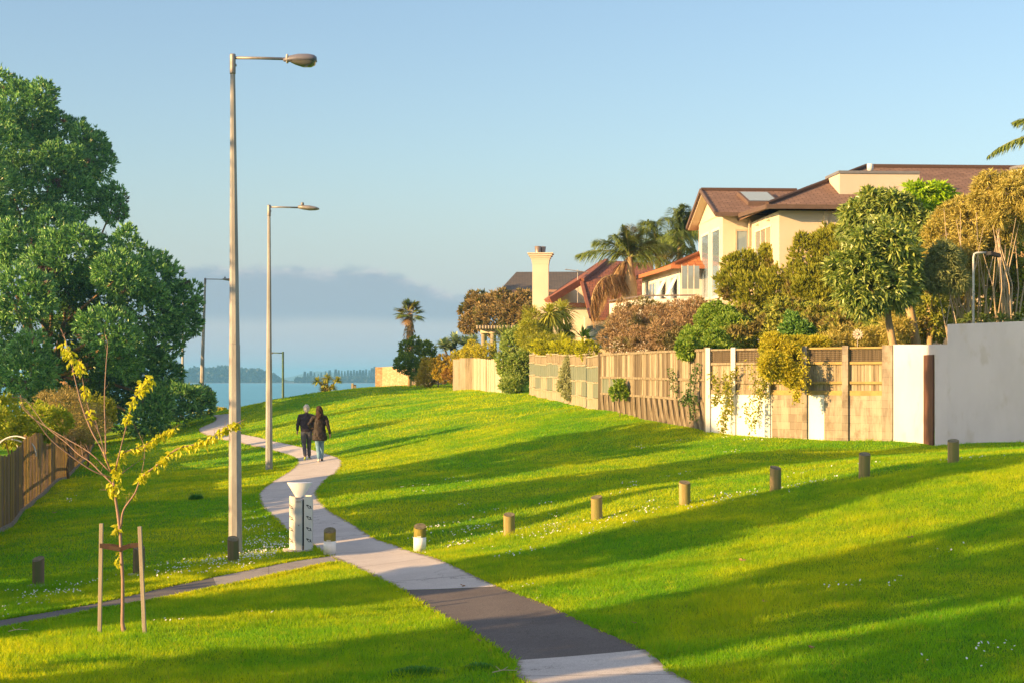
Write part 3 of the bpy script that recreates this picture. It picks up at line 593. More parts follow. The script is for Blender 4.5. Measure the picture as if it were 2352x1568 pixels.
bt.inputs['Color1'].default_value = (.21, .175, .135, 1); bt.inputs['Color2'].default_value = (.31, .265, .205, 1); bt.inputs['Mortar'].default_value = (.14, .11, .08, 1)
c = mixc(tt, mapr(tt, tnoise(tt, tmap(tt, (3, 3, .5)), 1.6, 5, .7), .40, .62, 0, .75), bt.outputs[0], (.40, .35, .275)); c = mixc(tt, mapr(tt, tnoise(tt, tmap(tt), 1.3, 5, .7), .50, .66, 0, .75), c, (.17, .13, .085))
tt.links.new(c, pp.inputs['Base Color']); pp.inputs['Roughness'].default_value = .9; tbump(tt, pp, bt.outputs['Fac'], -.5, .01)
m_ren = surf('rendered_wall', (.55, .50, .54), (.61, .555, .60), 1.2, (1, 1, .5), rough=.85, bump=.35, bscale=25, c3=(.52, .46, .465), c3scale=2, dist=.006)
m_cort = surf('rusty_steel', (.08, .036, .024), (.12, .052, .034), 3, (4, 4, .4), rough=.8, bump=.3)
BND = [(1085, 897, 97), (1150, 901, 86), (1213, 905, 75.5), (1300, 921, 67), (1378, 940, 60), (1500, 970, 54), (1624, 998, 50), (1773, 1013, 47.9), (1893, 1016, 46.7), (2045, 1018, 45.5), (2122, 1018, 44.6), (2145, 1018, 43.6), (2352, 1018, 42)]
_bx = [q[0] for q in BND]
def BP(x):
    """point of the boundary line seen at photo column x"""
    D = 1 / np.interp(x, _bx, [1 / q[2] for q in BND]); return ((x - CXD) / F * D, D)
def zat(y, D): return CZ - (y - HOR) / F * D
paling_fence([BP(1040), BP(1085), BP(1150), BP(1165)], 'pale cream board fence in the middle distance behind the lawn', [m_crm, m_crm, m_wd2], [1.75, 1.72, 1.6, 1.6], .3, seed=3)
# patchwork fence: trellis on top, green and pale panels below
t = thing('patchwork_fence', 'weathered patchwork fence with green panels and a trellis top', 'fence'); fr = MB(); pn = MB(); gr = MB(); tr = MB(); xs = list(np.linspace(1216, 1375, 13)); rr = random.Random(5)
for i in range(12):
    p0, p1 = BP(xs[i]), BP(xs[i+1]); g = min(G(*p0), G(*p1)); zt = zat(815 + max(0, xs[i] - 1330) * .12, p0[1]); hh = zt - g + rr.uniform(-.06, .04); dz = hh / 4
    rws = [(0, .24, rr.choice([0, 0])), (.24, .62, 1 if rr.random() < .4 else 0), (.62, 1.05 - .22, 1), (.83, 1.0, 2)]
    for a_, b_, kd in [(0, .2, 0), (.2, .5, 1 if i % 4 in (1, 3) else 0), (.5, .8, 1 if i % 7 != 5 else 0), (.8, 1, 2)]:
        tgt = (pn, gr, tr)[kd]; nb = 3 if kd < 2 else 1
        for k in range(nb):
            s0, s1 = k / nb, (k + 1) / nb; q0 = (p0[0] + (p1[0] - p0[0]) * s0, p0[1] + (p1[1] - p0[1]) * s0); q1 = (p0[0] + (p1[0] - p0[0]) * (s1 - .03), p0[1] + (p1[1] - p0[1]) * (s1 - .03))
            if kd < 2: tgt.wallbox(q0, q1, g + hh * a_ + .03, g + hh * b_ - .02, .02)
            else:
                for m_ in range(9):
                    u = m_ / 9; e0 = (q0[0] + (q1[0] - q0[0]) * u, q0[1] + (q1[1] - q0[1]) * u); e1 = (q0[0] + (q1[0] - q0[0]) * (u + .06), q0[1] + (q1[1] - q0[1]) * (u + .06)); tgt.wallbox(e0, e1, g + hh * a_, g + hh, .02)
                tgt.wallbox((q0[0], q0[1] + .03), (q1[0], q1[1] + .03), g + hh * a_ + .05, g + hh * .97, .01)
    for zz in (.02, .2, .5, .8, 1.0): fr.bar((p0[0], p0[1] - .03, g + hh * zz + rr.uniform(-.02, .02)), (p1[0], p1[1] - .03, g + hh * zz + rr.uniform(-.02, .02)), .05, .05)
    fr.wallbox(p0, (p0[0] + .09, p0[1] - .03), g - .1, g + hh + .04, .06)
fr.build('fence_frame', m_wd2, t); pn.build('pale_panel', m_wd2, t); gr.build('green_panel', m_gp, t); tr.build('trellis', m_wd, t)
# tall board fence with battens
t = thing('board_fence', 'tall weathered timber fence with upright battens leaning along its foot', 'fence'); bd = MB(); bt2 = MB(); rls = [MB(), MB(), MB()]; gn = MB(); xs = list(1380 + (1624 - 1380) * np.linspace(0, 1, 41) ** 1.0)
for i in range(40):
    p0, p1 = BP(xs[i]), BP(xs[i+1]); g = min(G(*p0), G(*p1)); zt = zat(814 - (xs[i] - 1380) * .004, 60) - .02; off = rr.uniform(0, .04) + (.05 if i % 4 == 1 else 0)
    D0 = p0[1]; zm1 = zat(np.interp(xs[i], [1380, 1624], [866, 872]), D0); zm2 = zat(np.interp(xs[i], [1380, 1500, 1624], [903, 911, 921]), D0)
    q0 = (p0[0], p0[1] + off); q1 = (p1[0] - .005, p1[1] + off)
    bd.cur = rr.choice([0, 1, 1, 2]) if off < .05 else 2
    bd.wallbox(q0, q1, zm1 + .02, zt, .03); tgt = gn if xs[i] < 1432 else bd; tgt.wallbox(q0, q1, zm2 + .02, zm1 - .02, .03)
    bd.cur = 2; bd.wallbox((q0[0], q0[1] + .08), (q1[0], q1[1] + .08), g - .1, zm2 - .02, .03)  # recess shade behind the battens put into a darker board colour
    fx = xs[i] + (xs[i+1] - xs[i]) * .3; e = BP(fx); ln = .10 * (1 if xs[i] > 1480 else .3); w2 = .075
    if i % 2 == 0: bt2.bar((e[0] + ln, e[1] - .24, g - .05), (e[0] - ln * .5, e[1] - .13, zm2 - .03), w2 * rr.uniform(.7, 1.1), .06, (0, 1, 0))
    if i % 3 == 0: bt2.bar((e[0], e[1] - .03, zm2), (e[0], e[1] - .03, zt), .06, .04, (0, 1, 0))
    for ri, zz in enumerate((zt + .01, zm1, zm2)):
        e1 = BP(xs[i+1] + .8); zz2 = zz
        rls[ri].bar((p0[0], p0[1] - .05, zz), (e1[0], e1[1] - .05, zz2), .05, .07)
bd.build('boards', [m_wd, m_wd2, m_wdd], t); bt2.build('fence_battens', m_wd2, t); [r_.build('rail', m_wd, t) for r_ in rls]; gn.build('green_panel', m_gp, t)  # the upright strips are the battens of the fence
for x in (1378, 1622):
    e = BP(x); mb = MB(); mb.box((e[0], e[1] - .06, (G(*e) + zat(812, 60)) / 2), (.13, .13, zat(812, 60) - G(*e) + .1)); mb.build('fence_post', m_wdd if x == 1378 else m_wd, t)
# masonry base wall with timber panels between pillars
ZT = zat(798, 47.5); ZM = zat(906, 47.5)
t = thing('garden_wall', 'block garden wall, partly painted white, with pillars carrying timber panels', 'wall')
def uvbuild(mb, name, mat, parent):
    o_ = mb.build(name, mat, parent); me = o_.data; uv = me.uv_layers.new(name='UVMap')
    p0 = Vector((*BP(1624), 0))
    for lp in me.loops: v_ = me.vertices[lp.vertex_index].co; uv.data[lp.index].uv = ((Vector((v_.x, v_.y, 0)) - p0).length, v_.z)
    return o_
segs = [(1626, 1773, m_wh, 'white_section'), (1773, 1855, m_blk, 'block_section'), (1855, 1893, m_wh, 'white_section'), (1893, 2050, m_blk, 'block_section')]
for a_, b_, mt, nm in segs:
    mb = MB(); xx = np.linspace(a_, b_, max(2, int((b_ - a_) / 40)))
    for i in range(len(xx) - 1): p0, p1 = BP(xx[i]), BP(xx[i+1]); mb.wallbox(p0, p1, min(G(*p0), G(*p1)) - .3, ZM + (.0 if mt is m_blk else .003), .2)
    uvbuild(mb, nm, mt, t)
pil = [(1628, m_wh, .16), (1686, m_wh, .16), (1765, m_wh, .19), (1850, m_blk, .16), (1943, m_blk, .2), (2040, m_blk, .34)]
for x, mt, wd in pil:
    wd *= .78; e = BP(x); mb = MB(); g_ = G(*e); mb.box((e[0], e[1] + .03, (g_ - .2 + ZT + .03) / 2), (wd, .24, ZT + .03 - g_ + .2), rz=-.35); uvbuild(mb, 'pillar', mt, t)
for i in range(len(pil) - 1):
    xa, xb = pil[i][0] + 4, pil[i+1][0] - 4; pa_, pb_ = Vector(BP(xa)), Vector(BP(xb)); L = (pb_ - pa_).length; n = int(L / .1); mb = MB(); hz2 = ZT - .12 if i else ZT - .2
    for k in range(n):
        a_ = pa_.lerp(pb_, k / n); c_ = pa_.lerp(pb_, (k + .93) / n); o1 = rr.uniform(.06, .085); a_ = (a_.x, a_.y + o1); c_ = (c_.x, c_.y + o1); mb.cur = rr.choice((0, 0, 1)); mb.wallbox(a_, c_, ZM + .08, ZT - .44, .02)
    mb.cur = 0
    pnl = mb.build('timber_panel', [m_wd2, m_wd], t); mb = MB()
    for z_, hh in ((ZT - .03, .05), (ZT - .42, .07), (ZM + .33, .07), (ZM + .06, .13)): mb.bar((pa_.x, pa_.y + .02, z_), (pb_.x, pb_.y + .02, z_), .05, hh)
    mb.bar((pa_.x + .04, pa_.y + .03, ZM + .05), (pa_.x + .04, pa_.y + .03, ZT), .06, .06, (0, 1, 0))
    mb.build('rail', m_wd if i < 2 else surf('rail_mossy%d' % i, (.36, .27, .10), (.28, .20, .08), 4, bump=.4), pnl); mb = MB()
    for k in range(9): a_ = pa_.lerp(pb_, (k + .5) / 9); mb.bar((a_.x, a_.y + .03, ZT - .38), (a_.x, a_.y + .03, ZT - .05), .012, .015, (0, 1, 0))
    for k in range(6): z_ = ZT - .36 + .055 * k; mb.bar((pa_.x, pa_.y + .05, z_), (pb_.x, pb_.y + .05, z_), .01, .018)
    mb.wallbox((pa_.x, pa_.y + .10), (pb_.x, pb_.y + .10), ZT - .40, ZT - .05, .01)
    mb.build('lattice', m_wdd, pnl)
# rendered wall with gate
t = thing('rendered_wall', 'tall smooth pale rendered wall stepping up at the right end of the lawn', 'wall')
def rw(x0, x1, ytop, name, y0=None, th=.25, dy=0):
    p0, p1 = BP(x0), BP(x1); p0 = (p0[0], p0[1] + dy); p1 = (p1[0], p1[1] + dy); mb = MB(); mb.wallbox(p0, p1, min(G(*p0), G(*p1)) - .3, zat(ytop, p0[1]), th, True, None, zat(ytop if y0 is None else y0, p1[1])); return mb.build(name, m_ren, t)
rw(2052, 2121, 791, 'lit_wall_section'); rw(2147, 2176, 791, 'wall_section', 791); rw(2176, 2420, 745, 'tall_wall_section', 735)
p0, p1 = BP(2121), BP(2147); mb = MB(); mb.wallbox(p0, p1, zat(814, 44), zat(791, 44), .25); mb.build('lintel', m_ren, t)
mb = MB(); mb.wallbox((p0[0], p0[1] + .2), (p1[0], p1[1] + .2), G(*p0) - .1, zat(813, 44), .03); gt = mb.build('steel_gate', m_cort, t, False); tag(gt, 'narrow rusty brown steel gate set in the wall')
mb = MB(); mb.bar((p0[0] + .06, p0[1] + .06, G(*p0)), (p0[0] + .06, p0[1] + .06, zat(815, 44)), .12, .12, (0, 1, 0)); mb.build('gate_recess_shade', m_wdd, gt)  # dark bar added in place of the shaded recess left of the gate
# ---------------------------------------------------------------- houses
m_cream = surf('cream_render', (.58, .50, .39), (.61, .53, .41), 1, rough=.85, bump=.15, bscale=30, dist=.004)
m_white = surf('white_render', (.66, .62, .55), (.70, .66, .59), 1, rough=.85, bump=.1, bscale=30, dist=.004)
m_stain = surf('cream_render_stained', (.52, .45, .36), (.56, .48, .39), 1, (1, 1, .35), rough=.85, bump=.1, c3=(.30, .26, .16), c3scale=1.3, c3lo=.62, c3hi=.72)
def roofmat(name, c1, c2, c3, rw_=.33, rh=.16, axis=0):
    m, t, p, o = newmat(name); b_ = nd(t, 'ShaderNodeTexBrick'); cc = nd(t, 'ShaderNodeTexCoord'); t.links.new(cc.outputs['UV'], b_.inputs['Vector']); b_.inputs['Scale'].default_value = 1
    b_.inputs['Brick Width'].default_value = rw_; b_.inputs['Row Height'].default_value = rh; b_.inputs['Mortar Size'].default_value = .014
    b_.inputs['Color1'].default_value = (*c1, 1); b_.inputs['Color2'].default_value = (*c2, 1); b_.inputs['Mortar'].default_value = (*c3, 1)
    c = mixc(t, mapr(t, tnoise(t, tmap(t), 2.5, 5, .7), .4, .7, 0, .45), b_.outputs[0], c3)
    t.links.new(c, p.inputs['Base Color']); p.inputs['Roughness'].default_value = .85; tbump(t, p, b_.outputs['Fac'], -.8, .03); return m
m_rbrown = roofmat('brown_tiles', (.20, .12, .085), (.26, .16, .115), (.085, .05, .038)); m_rorange = roofmat('orange_tiles', (.44, .14, .045), (.50, .18, .06), (.2, .07, .03), .3, .34)
m_rred = roofmat('red_brown_tiles', (.20, .07, .04), (.26, .10, .06), (.07, .03, .02), .3, .3); m_rgrey = roofmat('grey_tiles', (.105, .09, .08), (.13, .11, .095), (.05, .045, .04), .4, .2)
m_trim = plain('brown_gutter', (.13, .085, .065)); m_gl = glassmat('window_glass', (.22, .30, .38)); m_frm = plain('window_frame_tan', (.50, .42, .32)); m_frw = plain('window_frame_white', (.70, .66, .58))  # window pane colour lightened and blued in place of a brighter reflection
m_glp = glassmat('pale_glass', (.25, .30, .34), .08)
def roof_poly(name, polys, mat, parent, th=.12):
    """sloping tiled planes given as world polygons, with uv along the eave"""
    mb = MB(); uvs = []
    for P in polys:
        P = [Vector(q) for q in P]; n = (P[1] - P[0]).cross(P[2] - P[0]).normalized()
        if n.z < 0: n = -n
        mb.slab(P, -n * th)
    o_ = mb.build(name, mat, parent); me = o_.data; uv = me.uv_layers.new(name='UVMap')
    for f in me.polygons:
        n = f.normal; h = Vector((-n.y, n.x, 0)); h = h.normalized() if h.length > .01 else Vector((1, 0, 0)); s = n.cross(h).normalized()
        for li in f.loop_indices: v_ = me.vertices[me.loops[li].vertex_index].co; uv.data[li].uv = (v_.dot(h), v_.dot(s))
    return o_
class Frame:
    def __init__(s, ox, oy, rot): s.o = Vector((ox, oy, 0)); s.a = math.radians(rot); s.u = Vector((math.cos(s.a), math.sin(s.a), 0)); s.v = Vector((-math.sin(s.a), math.cos(s.a), 0))
    def __call__(s, u, v, z): p = s.o + s.u * u + s.v * v; return Vector((p.x, p.y, z))
    def box(s, mb, u0, u1, v0, v1, z0, z1): c = s((u0 + u1) / 2, (v0 + v1) / 2, (z0 + z1) / 2); mb.box(c, (abs(u1 - u0), abs(v1 - v0), abs(z1 - z0)), s.a); return mb
def window(fr, parent, side, a0, a1, z0, z1, at, fm=None, glass=None, div=0, inset=.06, fw=.06, name='window'):
    """side 'L': wall faces -u at u=at, a = v range; side 'F': wall faces -v at v=at, a = u range"""
    mb = MB(); e = .035
    def B(x0, x1, zz0, zz1, d0, d1, tgt):
        if side == 'L': fr.box(tgt, at + d0, at + d1, x0, x1, zz0, zz1)
        else: fr.box(tgt, x0, x1, at + d0, at + d1, zz0, zz1)
    B(a0 - fw, a0, z0 - fw, z1 + fw, -e, .04, mb); B(a1, a1 + fw, z0 - fw, z1 + fw, -e, .04, mb); B(a0, a1, z1, z1 + fw, -e, .04, mb); B(a0, a1, z0 - fw, z0, -e - .02, .04, mb)
    for k in range(div): x = a0 + (a1 - a0) * (k + 1) / (div + 1); B(x - .02, x + .02, z0, z1, -e + .01, .03, mb)
    w_ = mb.build(name, fm or m_frm, parent); mb = MB(); B(a0, a1, z0, z1, -.012, .008, mb); mb.build('pane', glass or m_gl, w_); return w_
# --- the big cream house
hs = thing('cream_house', 'large cream rendered house with brown tiled hip roof and tall narrow windows', 'house', (0, 0, 0))
A = Frame(7.41, 62, 4)
mb = MB(); A.box(mb, 0, 5, 0, 4.8, 6.5, 13.75); A.box(mb, 1.0, 12.6, -4.5, 0.01, 6.5, 13.42); A.box(mb, 5, 12.6, 0, 3.5, 6.5, 13.40); A.box(mb, 2.47, 2.6, -4.56, -4.3, 6.5, 13.38)
mb.slab([A(0, 0, 13.7), A(0, 4.8, 13.7), A(0, 2.4, 14.62)], A.u * 4); mb.build('wall', m_cream, hs)
def Rz(v): return 14.78 - .37 * abs(v - 2.4)
roof_poly('gable_roof', [[A(-.34, 2.4, 14.80), A(4.6, 2.4, 14.80), A(4.6, -.45, 13.72), A(-.34, -.45, 13.72)], [A(-.34, 2.4, 14.80), A(4.6, 2.4, 14.80), A(4.6, 5.35, 13.68), A(-.34, 5.35, 13.68)]], m_rbrown, hs, .09)
mb = MB()
for v1 in (-.5, 5.4): mb.bar(A(-.37, 2.4, 14.80), A(-.37, v1, 13.70 if v1 < 0 else 13.66), .05, .13)
mb.bar(A(-.37, -.50, 13.66), A(.62, -.50, 13.66), .1, .13)
mb.bar(A(.50, -.45, 13.62), A(.50, -5.0, 13.50), .12, .14); mb.bar(A(.45, -5.02, 13.50), A(13.0, -5.02, 13.50), .12, .14); mb.build('gutter', m_trim, hs)
sf = MB()
for v1 in (-.40, 5.3): sf.slab([A(-.32, 2.4, 14.64), A(.02, 2.4, 14.64), A(.02, v1, 13.57), A(-.32, v1, 13.57)], (0, 0, .03))
sf.build('soffit', m_cream, hs)
ze, zr = 13.56, 15.36
roof_poly('hip_roof', [[A(.5, -5, ze), A(13, -5, ze), A(13, -.4, zr), A(5.0, -.4, zr)], [A(.5, -5, ze), A(5.0, -.4, zr), A(.5, 4.2, ze)], [A(.5, 4.2, ze), A(5.0, -.4, zr), A(13, -.4, zr), A(13, 4.2, ze)]], m_rbrown, hs, .1)
mb = MB(); mb.tube([A(.5, -5, ze + .03), A(5.0, -.4, zr + .03), A(13, -.4, zr + .03)], .08, 6); mb.tube([A(-.34, 2.4, 14.83), A(3.2, 2.4, 14.83)], .07, 6); mb.build('ridge_cap', m_rbrown, hs)
mb = MB(); A.box(mb, 3.2, 5.9, -3.75, -2.0, 13.7, 14.74); pb_ = mb.build('parapet_box', m_stain, hs); mb = MB(); A.box(mb, 3.16, 5.9, -3.79, -1.96, 14.742, 14.83); mb.build('coping', plain('grey_coping', (.18, .18, .2)), pb_)
fl_ = MB(); fl_.lathe([(.07, 0), (.07, .15), (.11, .16), (.11, .36), (.09, .37)], A(4.55, -2.6, 14.83), 14); fl_.build('flue', plain('white_flue', (.72, .7, .68)), hs, True)
mb = MB(); q = [A(1.0, .45, 14.10), A(2.15, .45, 14.10), A(2.0, 1.75, 14.60), A(.85, 1.75, 14.60)]
mb.slab([Vector(p_) + Vector((0, 0, .10)) for p_ in q], (0, 0, -.16)); sk = mb.build('skylight', m_trim, hs); mb = MB(); cq = sum((Vector(p_) for p_ in q), Vector()) / 4; mb.add([cq + (Vector(p_) - cq) * .86 + Vector((0, 0, .115)) for p_ in q], [(0, 1, 2, 3)]); mb.build('pane', glassmat('skylight_glass', (.35, .42, .40), .15), sk)
window(A, hs, 'L', .50, 1.98, 10.9, 13.22, 0, m_frw, fw=.10); window(A, hs, 'L', 2.66, 4.14, 10.9, 13.22, 0, m_frw, fw=.10)
dr = window(A, hs, 'F', .50, .86, 11.2, 13.12, 0, m_frm, name='door')
window(A, hs, 'L', -3.34, -.85, 11.6, 13.0, 1.0, m_frw, glass=glassmat('amber_glass', (.30, .27, .20), .1), div=2)
for v_ in (-1.25, -3.0):
    mb = MB(); mb.lathe([(.0, -.08), (.07, -.07), (.10, 0), (.0, .01)], A(.96, v_, 13.28), 12); mb.build('wall_light', plain('lamp_cream', (.6, .5, .38)), hs, True)
mb = MB(); mb.tube([A(6.2, -4.56, 13.45), A(6.2, -4.56, 7)], .045, 8); mb.tube([A(.92, -.3, 13.5), A(.92, -.12, 13.3), A(.92, -.12, 7)], .04, 8); mb.build('downpipe', m_frm, hs, True)
mb = MB(); mb.tube([A(3.0, -2.2, 14.5), A(2.6, -2.2, 14.52)], .02, 5)
for k in range(3): mb.bar(A(2.65 + k * .12, -2.3, 14.52), A(2.65 + k * .12, -2.1, 14.52), .02, .02)
mb.build('aerial', plain('dark_aerial', (.08, .08, .09)), hs)
mb = MB(); A.box(mb, .02, 1.0, -1.5, -1.46, 11.2, 12.2); mb.build('balustrade_glass', m_glp, hs)
# --- house wing with orange roof
h3 = thing('orange_roofed_house', 'white house with a low orange tiled roof and open awning windows', 'house')
B3 = Frame(6.29, 66, 6.5); L3 = 7.6
mb = MB(); B3.box(mb, 0, 4, 0, L3, 6.5, 12.12); mb.build('wall', m_white, h3)
roof_poly('roof', [[B3(-.35, -.5, 12.12), B3(-.35, L3 + .5, 12.12), B3(3.6, L3 - .6, 13.75), B3(3.6, 3.2, 13.75)], [B3(-.35, -.5, 12.12), B3(3.6, 3.2, 13.75), B3(8, 3.2, 13.75), B3(8, -.5, 12.12)]], m_rorange, h3)
mb = MB(); mb.bar(B3(-.40, -.55, 12.08), B3(-.40, L3 + .5, 12.08), .1, .14); mb.bar(B3(-.40, -.55, 12.08), B3(3, -.55, 12.08), .1, .14); mb.build('gutter', plain('orange_gutter', (.42, .16, .07)), h3)
mb = MB(); mb.tube([B3(-.35, -.5, 12.16), B3(3.6, 3.2, 13.8)], .09, 6); mb.build('ridge_cap', m_rorange, h3)
for a0 in (.35, 2.5, 4.75):
    w_ = window(B3, h3, 'L', a0, a0 + 1.25, 10.95, 11.75, 0, m_frw, div=1)
    if a0 < 4: mb = MB(); c_ = [B3(-.03, a0 + .1, 11.75), B3(-.03, a0 + .75, 11.75), B3(-.40, a0 + .75, 11.02), B3(-.40, a0 + .1, 11.02)]; mb.slab(c_, B3.u * .03); mb.build('open_sash', plain('sash_white', (.72, .72, .72)), w_)
for k in range(3):
    x0 = W(1566 + k * 14, 0, 65.2).x; mb = MB(); mb.box((x0 + .10, 65.2, (zat(611, 65.2) + zat(664, 65.2)) / 2), (.19, .02, zat(611, 65.2) - zat(664, 65.2))); s_ = mb.build('glass_screen', m_glp, h3)
    mb = MB(); mb.box((x0, 65.2, (zat(609, 65.2) + zat(690, 65.2)) / 2), (.025, .04, zat(609, 65.2) - zat(690, 65.2))); mb.build('screen_post', m_frw, s_)
dk = thing('deck_parapet', 'low white deck wall with a metal handrail in front of the orange roofed house', 'wall')
p1, p2, p3 = W(1400, 0, 69.5), W(1482, 0, 65), W(1600, 0, 64.6)
mb = MB(); mb.wallbox(p1[:2], p2[:2], 8.2, 10.88, .15); mb.wallbox(p2[:2], p3[:2], 8.2, 10.86, .15); mb.build('wall', m_white, dk)
mb = MB(); mb.tube([(p1.x, p1.y + .07, 10.99), (p2.x, p2.y + .07, 10.99), (p3.x, p3.y + .07, 10.99)], .03, 8)
for f_ in (.0, .33, .66, 1): q = Vector(p1).lerp(Vector(p2), f_); mb.tube([(q.x, q.y + .07, 10.8), (q.x, q.y + .07, 10.99)], .02, 6)
mb.build('handrail', plain('dark_rail', (.16, .13, .12)), dk)
# --- chimney house with red-brown roof
h2 = thing('chimney_house', 'cream house with a steep red-brown tiled roof and a tall square chimney', 'house')
mb = MB(); mb.slab([W(1266, 690, 84), W(1345, 640, 84), W(1352, 735, 84), W(1352, 800, 84), W(1235, 800, 84), W(1235, 720, 84)], (0, 5, 0)); mb.box(W(1325, 722, 82.6), (1.2, 2.4, .9)); mb.box(W(1345, 775, 82.4), (3.2, 2.2, 1.6)); mb.box(W(1400, 760, 82), (2.4, 3, 1.2)); mb.build('wall', m_cream, h2)
roof_poly('roof', [[W(1337, 645, 83), W(1394, 599, 87), W(1500, 603, 87), W(1500, 640, 83)], [W(1337, 645, 83), W(1500, 640, 83), W(1500, 730, 79), W(1357, 730, 79)], [W(1262, 688, 82.4), W(1394, 598, 87), W(1380, 598, 91), W(1248, 688, 88)]], m_rred, h2, .16)
mb = MB(); mb.bar(W(1264, 690, 82.2), W(1338, 645, 82.9), .12, .30); mb.bar(W(1338, 645, 82.8), W(1394, 600, 86.8), .16, .24); mb.bar(W(1336, 648, 82.8), W(1357, 730, 78.8), .14, .10); mb.bar(W(1357, 733, 78.7), W(1500, 733, 78.7), .1, .12); mb.build('bargeboard', plain('red_barge', (.24, .09, .05)), h2)
mb = MB(); mb.box(W(1325, 702, 81.6), (1.25, .8, .2)); mb.build('lean_to_roof', m_rred, h2)
mb = MB(); cw = W(1242, 700, 88); mb.box((cw.x, cw.y, (14.06 + 8) / 2), (.80, .80, 6.06), -.06); ch = mb.build('chimney', m_cream, h2)
mb = MB(); z_ = 13.55
for dz, ww in ((0, .84), (.10, .87), (.2, .92), (.30, 1.02), (.40, 1.16)): mb.box((cw.x, cw.y, z_ + dz + .10), (ww, ww, .10), -.06)
mb.box((cw.x, cw.y, z_ + .575), (1.28, 1.28, .05), -.06); mb.build('chimney_cap', m_cream, ch)
for dx in (-.14, .1): mb = MB(); mb.lathe([(.15, 0), (.13, .04), (.17, .34), (.15, .345)], (cw.x + dx, cw.y + dx, 14.15), 14); mb.build('chimney_pot', surf('chimney_pot_metal', (.30, .2, .15), (.36, .27, .2), 3, rough=.35, metal=.6, bump=.05), ch, True)
mb = MB(); q = W(1327, 700, 83); mb.tube([q, W(1327, 620, 83)], .025, 6); mb.tube([W(1298, 619, 83), W(1352, 626, 83)], .02, 5)
for k in range(9): e = W(1300 + k * 6, 619.3 + k * .75, 83); mb.bar(e + Vector((0, -.3, 0)), e + Vector((0, .3, 0)), .015, .015)
mb.build('tv_aerial', plain('aerial_metal', (.35, .33, .32)), h2)
window(Frame(W(1395, 0, 80.5).x, 80.3, 0), h2, 'F', -.9, .2, 9.4, 10.3, 0, m_frw)
# --- grey roofed house
h1 = thing('grey_roofed_house', 'distant house with a dark grey hip roof behind the chimney', 'house')
roof_poly('roof', [[W(1142, 673, 118), W(1400, 673, 118), W(1400, 624, 124), W(1186, 625, 124)], [W(1142, 673, 118), W(1186, 625, 124), W(1150, 673, 131)]], m_rgrey, h1, .2)
mb = MB(); mb.box(W(1275, 720, 122), (6.8, 7.5, 2.9)); mb.build('wall', surf('brown_wall', (.35, .2, .13), (.4, .25, .16), 1), h1)
mb = MB(); mb.bar(W(1141, 675, 117.9), W(1400, 675, 117.9), .15, .16); mb.build('gutter', m_trim, h1)
# --- building at the right edge
h5 = thing('clad_building', 'building with pale orange panel cladding and a curved parapet at the right edge', 'building')
m_cl, tt, pp, oo = newmat('orange_cladding'); bt = nd(tt, 'ShaderNodeTexBrick'); cc = nd(tt, 'ShaderNodeTexCoord'); mp = nd(tt, 'ShaderNodeMapping'); mp.inputs['Rotation'].default_value = (math.radians(90), 0, 0); tt.links.new(cc.outputs['Object'], mp.inputs[0]); tt.links.new(mp.outputs[0], bt.inputs['Vector'])
bt.inputs['Scale'].default_value = 1; bt.inputs['Brick Width'].default_value = .9; bt.inputs['Row Height'].default_value = .16; bt.inputs['Mortar Size'].default_value = .008
bt.inputs['Color1'].default_value = (.62, .40, .20, 1); bt.inputs['Color2'].default_value = (.56, .34, .15, 1); bt.inputs['Mortar'].default_value = (.35, .2, .1, 1); tt.links.new(bt.outputs[0], pp.inputs['Base Color']); pp.inputs['Roughness'].default_value = .7
mb = MB(); x0 = W(2318, 0, 56).x; mb.box((x0 + 3, 58.5, (zat(640, 56) + 13) / 2 + .2), (6, 5, 13 - zat(640, 56) + .4)); mb.build('clad_wall', m_cl, h5)
mb = MB(); mb.box((x0 + 3, 58.6, (7 + zat(640, 56)) / 2), (5.8, 4.9, zat(640, 56) - 7)); mb.build('lower_wall', m_stain, h5)
window(Frame(x0, 56, 0), h5, 'F', .25, .95, 9.5, zat(648, 56), .14, plain('dark_frame', (.1, .08, .06)), div=1)
mb = MB(); e = W(2395, 390, 57); mb.lathe([(1.0, 12.9), (1.0, zat(392, 57))], (e.x, e.y, 0), 32); mb.build('round_turret', m_white, h5, True); mb = MB(); mb.lathe([(1.04, zat(392, 57)), (1.04, zat(384, 57)), (.9, zat(383, 57))], (e.x, e.y, 0), 32); mb.build('coping', plain('grey_coping2', (.16, .16, .17)), h5, True)
# ---------------------------------------------------------------- small built things
t = thing('wall_lamp_post', 'small pale lamp post with a flat black head behind the rendered wall', 'lamp', W(2236, 760, 44.2)); e = t.location
mb = MB(); zt = zat(581, 44.2) - e.z; mb.tube([(0, 0, -.8), (0, 0, zt - .12), (.02, 0, zt - .03), (.09, 0, zt), (.32, 0, zt)], .028, 8); mb.build('pole', plain('pale_steel', (.5, .5, .5)), t, True)
mb = MB(); mb.slab([(.32, -.12, zt + .02), (.40, -.16, zt + .03), (.66, -.1, zt - .03), (.66, .1, zt - .03), (.40, .16, zt + .03), (.32, .12, zt + .02)], (0, 0, -.09)); mb.build('lamp_head', plain('black_lamp', (.03, .03, .035)), t)
